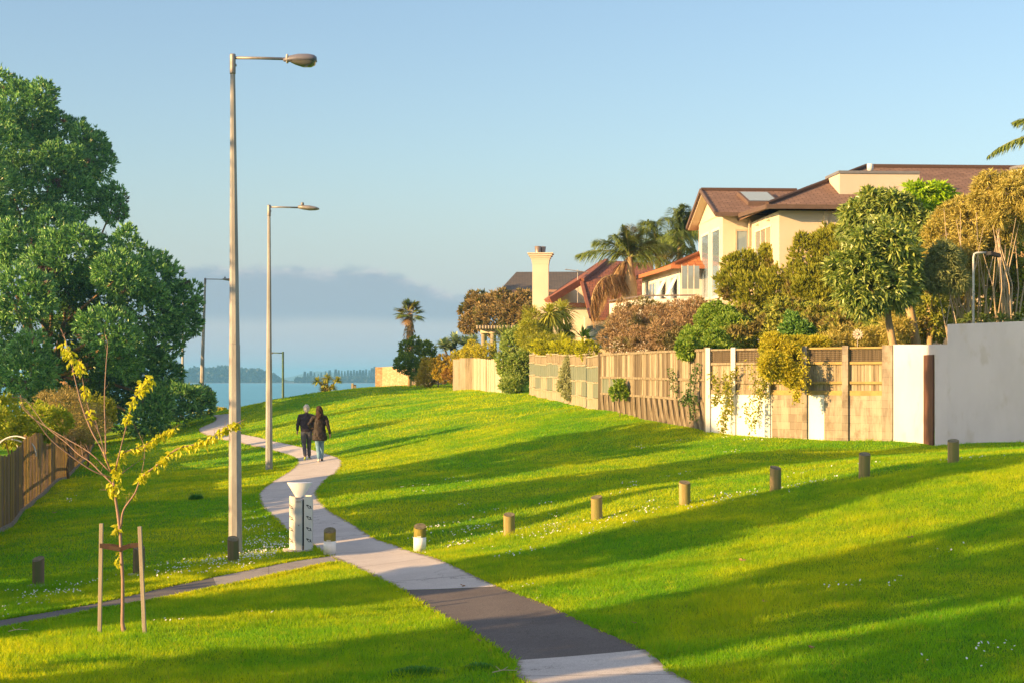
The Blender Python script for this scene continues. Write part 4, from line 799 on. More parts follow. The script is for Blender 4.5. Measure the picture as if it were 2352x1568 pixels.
# metal daisy ornament
e = W(1970, 768, 46.8); t = thing('flower_ornament', 'pale metal daisy ornament on a stem above the timber panels', 'ornament', e)
mb = MB(); mb.tube([(0, .02, -1.1), (0, .02, 0)], .012, 6); mb.build('stem', m_gal, t)
m_pet = plain('petal_cream', (.66, .55, .44)); mb = MB()
for k in range(12):
    a = 2 * math.pi * k / 12; d = Vector((math.cos(a), 0, math.sin(a))); s_ = Vector((-math.sin(a), 0, math.cos(a)))
    mb.slab([d * .03, d * .10 + s_ * .032 + Vector((0, -.02, 0)), d * .155, d * .10 - s_ * .032 + Vector((0, -.02, 0))], (0, .01, 0))
mb.build('petals', m_pet, t); mb = MB(); mb.lathe([(.0, 0), (.035, .01), (.02, .03), (0.0, .035)], n=12); k_ = mb.build('flower_centre', m_pet, t, True); k_.rotation_euler = (math.radians(90), 0, 0)
# stone wall, timber post, bench
m_stone, tt, pp, oo = newmat('stone_wall'); vo = nd(tt, 'ShaderNodeTexVoronoi'); vo.inputs['Scale'].default_value = 4; tt.links.new(tmap(tt, (1, 1, 1.9)), vo.inputs['Vector'])
cr = mixc(tt, mapr(tt, tnoise(tt, vo.outputs['Color'], 3, 1), .3, .7, 0, 1), (.40, .27, .15), (.52, .38, .24)); vo2 = nd(tt, 'ShaderNodeTexVoronoi', feature='DISTANCE_TO_EDGE'); vo2.inputs['Scale'].default_value = 4; tt.links.new(tmap(tt, (1, 1, 1.9)), vo2.inputs['Vector'])
cr = mixc(tt, mapr(tt, vo2.outputs['Distance'], .0, .06, 1, 0), cr, (.22, .14, .08)); tt.links.new(cr, pp.inputs['Base Color']); pp.inputs['Roughness'].default_value = .9; tbump(tt, pp, vo2.outputs['Distance'], .8, .05)
mb = MB(); p0, p1 = W(878, 0, 124), W(1010, 0, 116); mb.wallbox(p0[:2], p1[:2], 5.5, zat(842, 124), .5, True, None, zat(836, 116)); mb.wallbox((p0.x, p0.y), (p0.x + .4, p0.y + 8), 5.5, zat(842, 124) - .01, .5)
tag(mb.build('stone_wall', m_stone), 'warm brown stone wall at the crest of the lawn beside the sea', 'wall')
e = W(812, 892, 117); g0 = G(e.x, e.y); t = thing('timber_post', 'short square timber post with a notched face at the top of the lawn', 'post', (e.x, e.y, g0)); mb = MB(); hh = zat(879.5, 117) - g0; mb.box((-.07, 0, hh / 2 - .1), (.14, .3, hh + .2)); mb.box((.09, .02, hh / 2 - .14), (.16, .28, hh + .1)); mb.build('post_body', m_wd2, t); mb = MB(); mb.box((.09, -.125, hh - .12), (.1, .02, .05)); mb.build('notch_shade', m_dark, t)  # dark block on the face stands in for the shade of a notch
e = W(712, 918, 110); g0 = G(e.x, e.y); zt = zat(908.5, 110); t = thing('park_bench', 'dark slatted bench facing the sea, half hidden by the crest of the lawn', 'bench', (e.x, e.y, zt - .82), math.radians(8)); m_bn = plain('bench_dark_wood', (.04, .06, .07))
mb = MB()
for k in range(5): mb.box((0, 0 - .02 * k, .50 + .075 * k), (1.5, .03, .055))
mb.build('backrest', m_bn, t); mb = MB()
for k in range(4): mb.box((0, .1 + .1 * k, .44), (1.5, .08, .03))
mb.build('seat', m_bn, t)
for sx_ in (-.68, .68): mb = MB(); mb.bar((sx_, 0, -.6), (sx_, -.08, .84), .06, .05, (0, 1, 0)); mb.bar((sx_, .42, -.6), (sx_, .42, .43), .06, .05, (0, 1, 0)); mb.build('leg', m_bn, t)
# pergola
t = thing('pergola', 'small cream pergola with round columns among the shrubs', 'pergola'); m_pg = surf('pergola_cream', (.50, .42, .30), (.44, .36, .25), 2)
for x in (1112, 1133):
    e = W(x, 800, 100 - (x - 1112) * .06); mb = MB(); mb.lathe([(.16, 7.5), (.16, zat(768, 100)), (.23, zat(767, 100)), (.23, zat(764, 100)), (.17, zat(763.5, 100))], (e.x, e.y, 0), 16); mb.build('column', m_pg, t, True)
mb = MB(); mb.slab([W(1103, 765, 99.6), W(1190, 765, 98), W(1190, 755, 98), W(1103, 755, 99.6)], (0, .4, 0)); mb.build('beam', m_pg, t)
mb = MB()
for k in range(14): e = W(1100 + k * 6.6, 752, 99 - k * .1); mb.bar(e + Vector((-.1, -.6, 0)), e + Vector((.1, 2.2, 0)), .06, .18)
mb.build('rafters', m_pg, t)
# ---------------------------------------------------------------- plants
def shrub(name, label, cat, lobes, n, k, L, Wd, mat, spread=.8, up=.25, inner=.3, rag=.16, stem=None, stem_mat=None, r0=.06, droop=0, group=None, part='foliage', jit=0, share=.8, fork=.45, clump=5):
    L0 = lobes[0][0]; c0 = sum((Vector(l[0]) for l in lobes), Vector()) / len(lobes)
    if stem is None: stem = (c0.x, c0.y)
    g0 = G(*stem); t = thing(name, label, cat, (stem[0], stem[1], g0), 0, group); off = Vector((stem[0], stem[1], g0))
    P, N = crown_pts(clumpy(lobes, clump) if clump else lobes, n, inner, rag); P, Dv = tufts(P, N, k, spread, up, jit); ok = P[:, 2] > g0 - .1; P = P[ok]; Dv = Dv[ok]; m_ = len(P)
    o_ = leaves(part, P - np.array(off), Dv, L * RNG.uniform(.6, 1.25, m_), Wd * RNG.uniform(.7, 1.2, m_), mat, t, droop)
    mb = MB(); branchy(mb, (0, 0, -.1), [(Vector(l[0]) - off, l[1], l[2], l[3]) for l in lobes], r0, 6, share, fork); mb.build('trunk' if cat in ('tree', 'palm') else 'stems', stem_mat or m_bark, t, True)
    return t
m_poh = leafmat('pohutukawa_leaves', (.022, .115, .026), (.30, .55, .14), .12, (.12, .07, .06), .6, .64, .68, rough=.38, spec=.5)
m_gold = leafmat('gold_green_leaves', (.26, .38, .03), (.50, .52, .06), .4); m_gb = leafmat('brown_gold_twigs', (.24, .20, .07), (.42, .33, .11), .3)
m_dkg = leafmat('dark_green_leaves', (.04, .11, .02), (.12, .22, .04), .25, rough=.45); m_olive = leafmat('olive_leaves', (.20, .25, .02), (.42, .42, .05), .35, (.20, .15, .06), 1.1, .6, .7)
m_bright = leafmat('bright_green_leaves', (.12, .25, .025), (.36, .48, .08), .35); m_brn = leafmat('dry_brown_twigs', (.24, .16, .09), (.46, .33, .19), .25, (.19, .19, .07), .8, .5, .62)
m_yel = leafmat('yellow_green_leaves', (.42, .42, .03), (.60, .54, .05), .35, (.20, .24, .02), 1.2, .58, .68); m_lime = leafmat('lime_conifer', (.40, .44, .015), (.58, .58, .03), .25, (.12, .15, .01), 3, .55, .65)
m_long = leafmat('long_leaves', (.14, .23, .035), (.40, .46, .12), .25, rough=.35, spec=.5); m_long2 = leafmat('fresh_long_leaves', (.26, .45, .015), (.42, .58, .03), .35, rough=.35)
m_gum = leafmat('gum_leaves', (.32, .31, .07), (.62, .53, .16), .35); m_gum2 = leafmat('grey_gum_leaves', (.18, .23, .09), (.34, .37, .15), .3); m_sil = leafmat('silver_leaves', (.34, .37, .20), (.52, .54, .32), .3)
m_bz = leafmat('bronze_leaves', (.19, .17, .05), (.46, .33, .16), .25, (.11, .13, .03), .9, .55, .65); m_pb = surf('pale_bark', (.40, .31, .2), (.50, .40, .28), 6, (1, 1, .3), bump=.5); m_tb = surf('tan_bark', (.34, .24, .12), (.44, .32, .17), 8, (1, 1, .5), bump=.8)
m_agv = leafmat('blue_green_blades', (.18, .29, .17), (.36, .44, .24), .2); m_ros = leafmat('rosette_blades', (.28, .33, .05), (.58, .58, .09), .35); m_palm = leafmat('palm_leaflets', (.10, .17, .035), (.26, .32, .07), .3); m_palmy = leafmat('palm_leaflets_gold', (.20, .19, .04), (.30, .26, .06), .3)
m_dead = leafmat('dead_palm_leaflets', (.28, .17, .08), (.38, .25, .12), .2); m_hedge = leafmat('orange_hedge', (.42, .33, .03), (.60, .44, .05), .35, (.36, .20, .05), 1, .56, .66)
# the big dark tree on the left
BT = [(15,250,74,75,70),(75,275,73,60,70),(0,340,71,70,80),(150,335,74,75,62),(200,375,73,44,68),(115,400,70,70,60),(30,450,70,85,70),(170,460,72,65,55),(258,478,73,34,42),(110,530,71,60,50),(20,560,69,70,60),
 (180,590,69,80,60),(110,620,70,60,45),(300,590,72,42,52),(345,640,71,58,60),(270,640,69,60,50),(40,680,67,75,70),(410,695,72,48,55),(422,740,73,34,40),(345,720,70,60,55),(250,765,66,62,58),(285,820,67,45,50),(55,845,65,68,72),(170,740,74,60,40),
 (375,790,71,45,45),(330,850,72,55,50),(405,925,70,62,48),(345,965,68,48,62),(447,915,71,34,32),(265,900,73,65,70),(200,850,76,60,60),(385,860,73,34,38),(150,900,76,70,70),(205,680,72,62,62),(150,650,71,55,55),(-60,500,70,90,200),(-70,800,68,90,150)]
lob = [LB(x, y, D * float(np.interp(y, [430, 620], [1.54, 1.37])), a, b_, None if y > 500 else a * D / F * 1.9) for x, y, D, a, b_ in BT]; sb = W(60, 1000, 102); gb = G(sb.x, sb.y)
shrub('pohutukawa_tree', 'huge dark green spreading tree with brown seed clusters at the left edge', 'tree', lob, 52000, 5, .30, .11, m_poh, .75, .35, .16, .22, (sb.x, sb.y), surf('tree_bark_warm', (.16, .10, .05), (.26, .16, .08), 3, (1, 1, .4), bump=.8), .38, share=.8, jit=.03, part='crown', fork=.4, clump=6)
shrub('golden_bush', 'sunlit yellow-green bush over the white hoops behind the left fence', 'bush', [LB(10,955,52,60,50),(LB(90,965,54,55,40)),LB(50,1000,52,60,30),LB(-40,980,50,60,60)], 2500, 4, .16, .08, m_gold, 1.0)
shrub('twiggy_bush', 'bare reddish-brown twiggy shrub in golden light behind the left fence', 'bush', [LB(150,945,60,60,45),LB(200,980,64,50,40),LB(120,990,58,50,30)], 3500, 3, .16, .025, m_gb, 1.2)
shrub('low_gold_bush', 'gold-lit leafy bush at the far end of the left fence', 'bush', [LB(215,950,70,40,50),LB(185,1000,68,40,25)], 1200, 4, .15, .07, m_olive, 1)
shrub('dark_understory', 'dark shrub in deep shade beneath the big tree', 'bush', [LB(270,950,97,60,50),LB(200,930,97,60,60),LB(330,950,97,50,45),LB(120,930,97,70,70),LB(30,900,96,90,90),LB(130,720,97,70,80),LB(180,800,97,60,60)], 6000, 4, .22, .09, m_dkg, 1)
# --- plants on the right, from the sea end to the wall
shrub('twisted_shrub', 'dark green leaning shrub at the end of the stone wall', 'bush', [LB(945,800,108,22,22),LB(975,800,108,20,20),LB(930,835,107,22,26),LB(955,850,107,18,24),LB(985,825,108,16,24)], 1800, 4, .2, .09, m_bz if False else leafmat('shrub_green', (.09, .18, .02), (.30, .38, .05), .3), .9)
shrub('golden_hedge', 'clipped golden hedge at the top of the lawn with a dark shaded hollow', 'hedge', [LB(990,855,104,30,28),LB(1020,850,102,32,30),LB(1050,855,100,30,30),LB(975,875,104,20,14)], 3500, 4, .16, .06, m_hedge, .9)
shrub('mustard_hedge', 'rounded mustard green hedge behind the pale cream fence', 'hedge', [LB(1085,815,98,26,24),LB(1115,812,97,26,20),LB(1075,840,98,26,28),LB(1060,825,100,20,20)], 2600, 4, .15, .06, m_yel, .9)
shrub('bronze_tree', 'bronze-leaved rounded tree in front of the grey-roofed house', 'tree', [LB(1095,710,108,30,34),LB(1130,700,107,32,28),LB(1170,695,106,34,28),LB(1200,690,105,28,24),LB(1080,745,107,26,24),LB(1130,740,106,40,34),LB(1180,735,105,36,34),LB(1215,735,104,26,30)], 4200, 5, .26, .11, m_bz, .8, stem=tuple(W(1140, 0, 106)[:2]))
def blades(name, P, Dv, L, Wd, mat, parent, droop, seg=4):
    """long arching blades, each a strip of seg quads"""
    n = len(P); Dv = Dv / np.linalg.norm(Dv, axis=1, keepdims=True); S = np.cross(Dv, np.array([0, 0, 1.]) + rdir(n) * .25); S /= np.linalg.norm(S, axis=1, keepdims=True)
    L = np.broadcast_to(L, n)[:, None]; Wd = np.broadcast_to(Wd, n)[:, None]; rows = []
    for i in range(seg + 1):
        f = i / seg; c = P + Dv * L * f + np.array([0, 0, -1.]) * L * droop * f ** 2.2; w_ = Wd * (math.sin(math.pi * (.12 + .86 * f)) * .5 + .02) * (1 if i < seg else .1); rows += [c + S * w_, c - S * w_]
    V = np.stack(rows, 1); m_ = 2 * (seg + 1); b0 = np.arange(n)[:, None, None] * m_; q = np.array([[2*i, 2*i+1, 2*i+3, 2*i+2] for i in range(seg)])[None]
    return link(name, np_mesh(name, V.reshape(-1, 3), (b0 + q).reshape(-1, 4)), mat, parent)
def rosette(parent, c, R, n, wd, mat, droop=.35, zmin=-.5, name='leaf_rosette', seg=4):
    d = rdir(int(n * 1.6)); d = d[d[:, 2] > zmin][:n]; return blades(name, np.tile(np.array(c, float), (len(d), 1)) + d * R * .06, d, R * RNG.uniform(.75, 1.1, len(d)), wd, mat, parent, droop, seg)
def rosette_plant(name, label, cat, heads, base, n, wd, mat, droop=.35, zmin=-.5, r0=.09, smat=None, group=None):
    g0 = G(base[0], base[1]); off = Vector((base[0], base[1], g0)); t = thing(name, label, cat, off, 0, group); mb = MB(); fk = Vector((0, 0, .35))
    for c, R in heads: c = Vector(c) - off; mb.tube([(0, 0, -.1), fk.lerp(c, .3), fk.lerp(c, .7) , c], [r0, r0 * .8, r0 * .7, r0 * .6], 7)
    mb.build('trunk', smat or m_bark, t, True)
    for c, R in heads: rosette(t, Vector(c) - off, R, n, wd, mat, droop, zmin)
    return t
def px(v, D): return v / F * D
rosette_plant('agave_clump', 'mound of blue-green spiky blades left of the pergola', 'plant', [(W(x, y, 103), px(r, 103)) for x, y, r in ((1020, 795, 26), (1045, 785, 28), (1070, 792, 26), (1035, 800, 24), (1085, 785, 22))], W(1045, 820, 103), 130, .12, m_agv, .15, -.2, .1)
rosette_plant('cabbage_tree', 'small many-headed cabbage tree beside the bench at the crest of the lawn', 'tree', [(W(x, y, 111), px(r, 111)) for x, y, r in ((729, 875, 16), (752, 868, 17), (746, 882, 15), (775, 872, 14), (764, 890, 15), (742, 896, 14), (757, 899, 13))], W(752, 905, 111), 90, .07, m_ros, .25, -.5, .07)
rosette_plant('cabbage_tree', 'large cabbage tree with sunlit yellow heads in front of the chimney', 'tree', [(W(x, y, D), px(r, D)) for x, y, r, D in ((1262, 722, 46, 78), (1290, 715, 44, 79), (1250, 750, 30, 78), (1300, 760, 34, 79))], W(1275, 860, 78.5), 210, .07, m_ros, .4, -.75, .12)
rosette_plant('flax_bush', 'arching yellow flax bush above the conifer row', 'plant', [(W(1290, 788, 73), px(38, 73))], W(1290, 800, 73), 80, .07, m_ros, .3, .05)
rosette_plant('spiky_plant', 'dark spiky plant at the foot of the cream house wall', 'plant', [(W(1338, 775, 74), px(32, 74)), (W(1352, 778, 74), px(24, 74))], W(1340, 800, 74), 26, .11, m_dkg, .05, .1)
rosette_plant('flax_bush', 'pale green flax fan behind the tall grey-green shrub', 'plant', [(W(1165, 785, 84), px(54, 84)), (W(1195, 790, 84), px(44, 84))], W(1170, 840, 84), 130, .08, leafmat('flax_green', (.14, .2, .05), (.26, .3, .08), .3), .2, .0)
shrub('tall_shrub', 'tall shrub, grey-green above and glossy bright green below, between the cream and patchwork fences', 'bush', [LB(1175,790,81,26,36),LB(1195,800,81,22,30),LB(1165,840,80.5,24,30),LB(1185,860,80,30,34),LB(1175,885,79.5,30,22),LB(1205,830,80,16,40)], 4200, 4, .17, .07, leafmat('greygreen_leaves', (.18, .29, .04), (.42, .50, .16), .3), .9)
shrub('olive_shrub', 'loose olive green shrub between the cabbage tree and the conifers', 'bush', [LB(1225,775,77,36,34),LB(1255,790,76,36,24),LB(1220,740,78,18,30),LB(1300,800,75,40,14)], 3000, 4, .2, .03, m_olive, .9)
for x, y, rx, ry, lab in ((1240, 800, 22, 15, 'round lime-yellow conifer at the left end of the conifer row'), (1277, 802, 20, 17, 'round lime-yellow conifer, second from the left in the row above the patchwork fence'), (1315, 802, 22, 18, 'round lime-yellow conifer, third from the left in the row above the patchwork fence'), (1350, 808, 24, 22, 'largest lime-yellow conifer at the right end of the row, touching the dry brown bush')):
    D = BP(x)[1] + 1.0; shrub('round_conifer', lab, 'conifer', [LB(x, y, D, rx, ry), LB(x + 8, y + 8, D, rx * .8, ry)], 1100, 3, .09, .045, m_lime, .6, .5, .1, .3, group='lime conifers above the patchwork fence')
shrub('climbing_shrub', 'pale silvery shrub growing in front of the patchwork fence', 'bush', [LB(1305,845,66.5,14,24),LB(1302,880,66.2,16,24),LB(1312,905,66,15,14),LB(1298,862,66.3,12,24)], 1900, 4, .13, .05, m_sil, .9, r0=.025)
shrub('dry_bush', 'big rounded dry brown bush spilling above the board fence', 'bush', [LB(1440,745,64,45,50),LB(1500,735,64,52,45),LB(1560,725,64,50,38),LB(1420,785,61,40,30),LB(1480,785,60,55,32),LB(1540,780,59,55,34),LB(1600,715,64,40,26),LB(1580,760,60,40,40),LB(1450,760,61,50,40),LB(1520,755,61,50,40)], 15000, 3, .17, .028, m_brn, 1.0, .3, .2, .1)
shrub('ivy_tuft', 'small bright green climber tuft on the front of the board fence', 'climber', [LB(1422,885,56.5,10,14),LB(1412,905,56.5,9,14),LB(1432,900,56.5,9,16)], 350, 4, .12, .07, m_bright, .9, r0=.02)
shrub('green_bush', 'bright green bush spilling over the junction of the board fence and the white wall', 'bush', [LB(1640,740,56,45,40),LB(1600,780,53,38,28),LB(1580,805,51,28,22),LB(1640,800,52,45,30),LB(1690,760,55,40,36),LB(1660,830,50.5,34,22)], 7000, 4, .13, .06, m_bright, .95, .2, stem=tuple(W(1650, 0, 56)[:2]), fork=.8)
shrub('manuka_tree', 'dense upright green tree hiding the lower windows of the cream house, left of its neighbour', 'tree', [LB(1700,630,59,42,38),LB(1750,617,59,40,38),LB(1800,622,59,36,40),LB(1690,660,58.5,38,36),LB(1740,670,58,50,50),LB(1800,680,58,46,50),LB(1720,720,58,40,40),LB(1772,585,59,22,24)], 9000, 4, .17, .05, m_olive, .6, .9, .2, .28, r0=.1, stem=tuple(W(1750, 0, 59)[:2]))
shrub('manuka_tree', 'taller dense upright green tree right of the first, against the cream wall', 'tree', [LB(1850,590,57.5,36,42),LB(1895,570,57.5,34,40),LB(1930,558,57,28,34),LB(1860,640,57,48,50),LB(1910,620,57,44,60),LB(1850,700,56.5,55,50),LB(1915,700,56,50,50)], 9000, 4, .17, .05, m_olive, .6, .9, .2, .28, r0=.1, stem=tuple(W(1890, 0, 57)[:2]))
shrub('dark_thicket', 'dark tangled thicket filling the garden behind the timber panels', 'bush', [LB(1700,780,54,50,30),LB(1770,770,54,60,34),LB(1850,760,53,60,40),LB(1930,760,52,60,40),LB(2000,770,51,60,34),LB(2070,765,51,60,36),LB(2140,740,51,60,50),LB(2200,690,52,60,60),LB(2260,680,52,60,70),LB(2330,680,52,50,60),LB(2150,660,53,60,50),LB(1800,720,56,50,40),LB(1730,745,56,50,34),LB(1880,730,55,50,36),LB(1950,700,53,40,50),LB(2010,720,52,50,36),LB(2270,620,53,70,60),LB(2340,600,53,50,60)], 15000, 3, .17, .075, leafmat('thicket', (.14, .21, .03), (.46, .46, .07), .3, (.24, .20, .06), 1.0, .5, .62), 1.0, .2, .3)
shrub('glossy_bush', 'small vivid glossy green bush in the middle of the thicket', 'bush', [LB(1822,742,50.5,18,24),LB(1846,758,50.3,22,20),LB(1808,768,50.4,18,18),LB(1838,785,50.2,26,16),LB(1860,780,50.2,16,14)], 1500, 4, .12, .06, leafmat('vivid_leaves', (.08, .20, .03), (.24, .42, .09), .25, rough=.25, spec=.6), .9)
shrub('yellow_bush', 'yellow-green bush trailing over the timber panels onto the block wall', 'bush', [LB(1790,800,47.3,45,26),LB(1770,840,46.6,26,36),LB(1800,845,46.6,26,36),LB(1850,790,47.5,40,16),LB(1880,795,47.5,22,18),LB(1820,870,46.5,16,20)], 5200, 4, .12, .035, m_yel, .95, stem=tuple(W(1810, 0, 48.8)[:2]), fork=.8)
shrub('twiggy_garden_bush', 'thin ochre bush around the metal daisy ornament', 'bush', [LB(1930,780,48.3,40,28),LB(1990,785,48.2,40,24),LB(2040,790,48,34,20),LB(2060,760,49,40,30)], 3200, 3, .14, .03, m_gum, 1.0)
# trees with long drooping leaves
shrub('long_leaved_tree', 'nearest round-crowned tree with long drooping leaves and a smooth tan trunk', 'tree', [LB(2010,570,47.2,64,50),LB(1960,620,47,42,46),LB(2060,600,47.3,44,50),(LB(1995,660,46.8,56,46)),LB(2060,660,47,48,46),LB(1985,700,46.8,36,22),LB(2080,640,47.6,40,40)], 2600, 7, .27, .085, m_long, 1.0, .1, .2, .28, stem=tuple(W(2094, 0, 47.3)[:2]), stem_mat=m_tb, r0=.15, droop=.22, share=.5, fork=.8, part='crown')
shrub('long_leaved_tree', 'second long-leaved tree, darker and behind the nearest one', 'tree', [LB(2000,490,50.5,48,40),LB(2050,480,50.5,45,42),LB(2090,520,50.3,36,36),LB(1970,530,50.5,36,26),LB(2110,560,50,34,40),LB(2130,600,50,24,30)], 2200, 7, .27, .085, m_long, 1.0, .1, .2, .28, stem=tuple(W(2143, 0, 48.2)[:2]), stem_mat=m_tb, r0=.17, droop=.3, share=.5, fork=.85, part='crown')
shrub('fresh_green_tree', 'small tree top of fresh bright green leaves against the brown roof', 'tree', [LB(2110,455,51.5,30,30),LB(2145,450,51.5,32,26),LB(2125,480,51.3,34,18)], 700, 7, .30, .08, m_long2, .75, .15, .2, .16, stem=tuple(W(2150, 0, 50)[:2]), stem_mat=m_tb, r0=.12, droop=.3, share=1, fork=.7, part='crown')
shrub('gum_tree', 'feathery golden gum tree with many pale bare stems, right of the long-leaved trees', 'tree', [LB(2215,505,49.5,50,36),LB(2170,540,49.3,34,34),LB(2240,550,49.5,44,30),LB(2190,600,49,46,36),LB(2160,640,49,34,34),LB(2230,480,49.8,36,22),LB(2250,600,49.5,40,36),LB(2160,580,49.3,36,30),LB(2215,560,49,40,34)], 6500, 5, .20, .035, m_gum, .9, .1, .2, .2, stem=tuple(W(2262, 0, 48.7)[:2]), stem_mat=m_pb, r0=.07, droop=.2, share=.6, fork=.35, part='crown')
shrub('gum_tree', 'tallest feathery gum tree with pale stems at the right edge', 'tree', [LB(2310,440,48.8,52,38),LB(2270,470,48.8,38,30),LB(2345,420,48.8,40,30),LB(2350,470,48.6,44,36),LB(2290,500,48.6,36,22),LB(2380,450,48.5,40,40),LB(2330,520,49.2,40,30),LB(2290,560,49.4,34,28),LB(2280,430,48.9,34,26)], 6500, 5, .20, .035, m_gum, .9, .1, .2, .2, stem=tuple(W(2318, 0, 47.8)[:2]), stem_mat=m_pb, r0=.07, droop=.2, share=.6, fork=.25, part='crown')
shrub('gum_sapling', 'smaller grey-green gum with a pale crooked trunk behind the wall corner', 'tree', [LB(2165,600,47.5,34,36),LB(2150,640,47.4,26,30),LB(2190,640,47.4,30,30)], 2400, 5, .2, .035, m_gum2, .9, .1, .2, .2, stem=tuple(W(2203, 0, 47)[:2]), stem_mat=m_pb, r0=.05, droop=.2, share=1, fork=.3, part='crown')
mb = MB(); rr = random.Random(9); t = thing('bare_branches', 'tangle of bare pale branches beneath the gum crowns behind the tall wall', 'shrub', (*W(2300, 0, 47.9)[:2], 6.5))
for k in range(22):
    x0 = rr.uniform(2180, 2340); x1 = x0 + rr.uniform(-45, 45); y1 = rr.uniform(470, 600); D = rr.uniform(47.4, 49); a = W(x0, 760, D) - t.location; c_ = W(x1, y1, D + rr.uniform(-.5, .5)) - t.location; m_ = a.lerp(c_, .5) + Vector((rr.uniform(-.15, .15), 0, 0)); mb.tube([a, m_, c_], [.026, .016, .006], 5)
mb.build('stems', m_pb, t, True)
rosette_plant('garden_grasses', 'low dark green arching grasses along the top of the tall rendered wall', 'plant', [(W(x, 735, 45.5), px(34, 45.5)) for x in (2225, 2260, 2300, 2340)], W(2280, 760, 45.5), 110, .04, m_palm, .45, .0, .05)
# vines hanging on the fence and wall
def vine(label, paths, mat, n_per=9, L=.09, Wd=.05, name='hanging_vine'):
    a0 = W(*paths[0][0]); t = thing(name, label, 'vine', a0); mb = MB(); Ps = []
    for pth in paths:
        q = crom([np.array(W(*p)) - np.array(a0) for p in pth], 6); mb.tube([Vector(v_) for v_ in q], .006, 4); s_ = np.repeat(q, n_per, 0); Ps.append(s_ + RNG.normal(size=s_.shape) * np.array([.07, .03, .06]))
    mb.build('stems', m_bark, t); P = np.concatenate(Ps); Dv = rdir(len(P)) + np.array([0, -.3, -.5]); leaves('foliage', P, Dv, L * RNG.uniform(.7, 1.3, len(P)), Wd, mat, t); return t
vine('leafy vine hanging over the left white section of the garden wall', [[(1640, 860, 49.3), (1650, 905, 49.2), (1640, 925, 49.2)], [(1665, 860, 49), (1672, 930, 49), (1660, 960, 49), (1661, 992, 49)], [(1690, 850, 48.8), (1672, 890, 48.9), (1675, 940, 48.9)]], m_olive, 16)
vine('thin trailing vine in front of the second white section of the garden wall', [[(1720, 840, 48.1), (1735, 890, 48.1), (1722, 930, 48.1), (1712, 965, 48.1)], [(1758, 850, 47.8), (1752, 900, 47.8), (1738, 950, 47.8), (1726, 990, 47.8)], [(1745, 850, 47.9), (1758, 880, 47.8), (1748, 910, 47.9)]], m_olive, 9)
vine('green vine with leafy knots climbing the right end of the board fence', [[(1600, 840, 50.3), (1590, 880, 50.4), (1580, 915, 50.5), (1570, 920, 50.6)], [(1575, 905, 50.4), (1592, 920, 50.3), (1590, 960, 50.3)], [(1540, 850, 52), (1550, 900, 52)]], m_dkg, 12)
vine('trailing branch of yellow leaves over the timber panel with the mossy pillar', [[(1840, 810, 46.3), (1848, 850, 46.3), (1845, 890, 46.3)], [(1826, 870, 46.4), (1832, 900, 46.3), (1828, 915, 46.3)]], m_yel, 14)
# ---------------------------------------------------------------- palms
def feather_palm(name, label, c, fronds, leafL, mat, trunk=None, dead=None, group=None, spear=None):
    t = thing(name, label, 'palm', c, 0, group)
    if trunk: mb = MB(); mb.tube(*trunk, 10); mb.build('trunk', m_tb, t, True)
    for fi, (az_, el_, Lf, sag, md) in enumerate(fronds):
        a, e_ = math.radians(az_), math.radians(el_); d = np.array([math.cos(a) * math.cos(e_), math.sin(a) * math.cos(e_), math.sin(e_)]); n = 14; s_ = np.linspace(0, 1, n)
        R = d[None] * Lf * s_[:, None] + np.array([0, 0, -1.])[None] * Lf * sag * (s_ ** 2.2)[:, None]; mb = MB(); mb.tube([Vector(q) for q in R], list(np.linspace(.035, .006, n)), 5); fr_ = mb.build('frond', m_tb if md is m_dead else plain('frond_stalk', (.25, .26, .08)) if fi == 0 else bpy.data.materials['frond_stalk'], t, True)
        k = 90; u = np.repeat(np.linspace(.12, 1, k), 2); P = np.stack([np.interp(u, s_, R[:, i]) for i in range(3)], -1); T = np.stack([np.interp(np.minimum(u + .03, 1), s_, R[:, i]) - np.interp(u - .03, s_, R[:, i]) for i in range(3)], -1); T /= np.linalg.norm(T, axis=1, keepdims=True)
        S = np.cross(T, [0, 0, 1.]); S /= np.maximum(np.linalg.norm(S, axis=1, keepdims=True), .05); sg = np.tile([1, -1], k)[:, None]; Dv = S * sg * RNG.uniform(.4, 1, (2 * k, 1)) + T * .55 + np.array([0, 0, 1.]) * RNG.uniform(-.5, .35, (2 * k, 1)); Ll = leafL * (np.sin(np.pi * np.clip(u * .85 + .12, 0, 1)) * .8 + .25)
        blades('leaflets', P, Dv, Ll, .035, md or mat, fr_, .45, 3)
    return t
fc = lambda n, e0, e1, L0, L1, sag, rr=random.Random(3): [(rr.uniform(0, 360), rr.uniform(e0, e1), rr.uniform(L0, L1), sag * rr.uniform(.8, 1.3), None) for _ in range(n)]
c = W(1446, 590, 72); base = [(0, 0, -3.2), (-.02, 0, -2.0), (.0, 0, -1.2), (.03, 0, -.5), (0, 0, 0)]
feather_palm('feather_palm', 'feather palm with a thick pale trunk and dead fronds between the two red roofs', c, [(180, 22, 2.3, .35, None), (165, 45, 2.1, .4, None), (200, 60, 1.5, .3, None), (150, 80, 1.5, .15, None), (20, 70, 1.6, .25, None), (0, 35, 2.0, .35, None), (-20, 10, 1.8, .35, None), (40, 45, 2.2, .4, None), (80, 60, 2, .4, None), (100, 30, 2, .4, None), (-120, 75, 1.3, .2, None), (185, -35, 1.6, .9, m_dead), (170, -55, 1.5, .8, m_dead), (-90, 88, 1.35, .05, m_palmy), (60, 85, 1.3, .05, m_palmy)], .75, m_palm, (base, [.34, .33, .32, .16, .10]))
c = W(1512, 565, 79); feather_palm('feather_palm', 'dark feather palm behind the orange roof, left of the tall palm', c, fc(13, 5, 75, 1.8, 2.6, .4), .75, m_palm, ([(0, 0, -3.5), (0, 0, 0)], [.2, .12]))
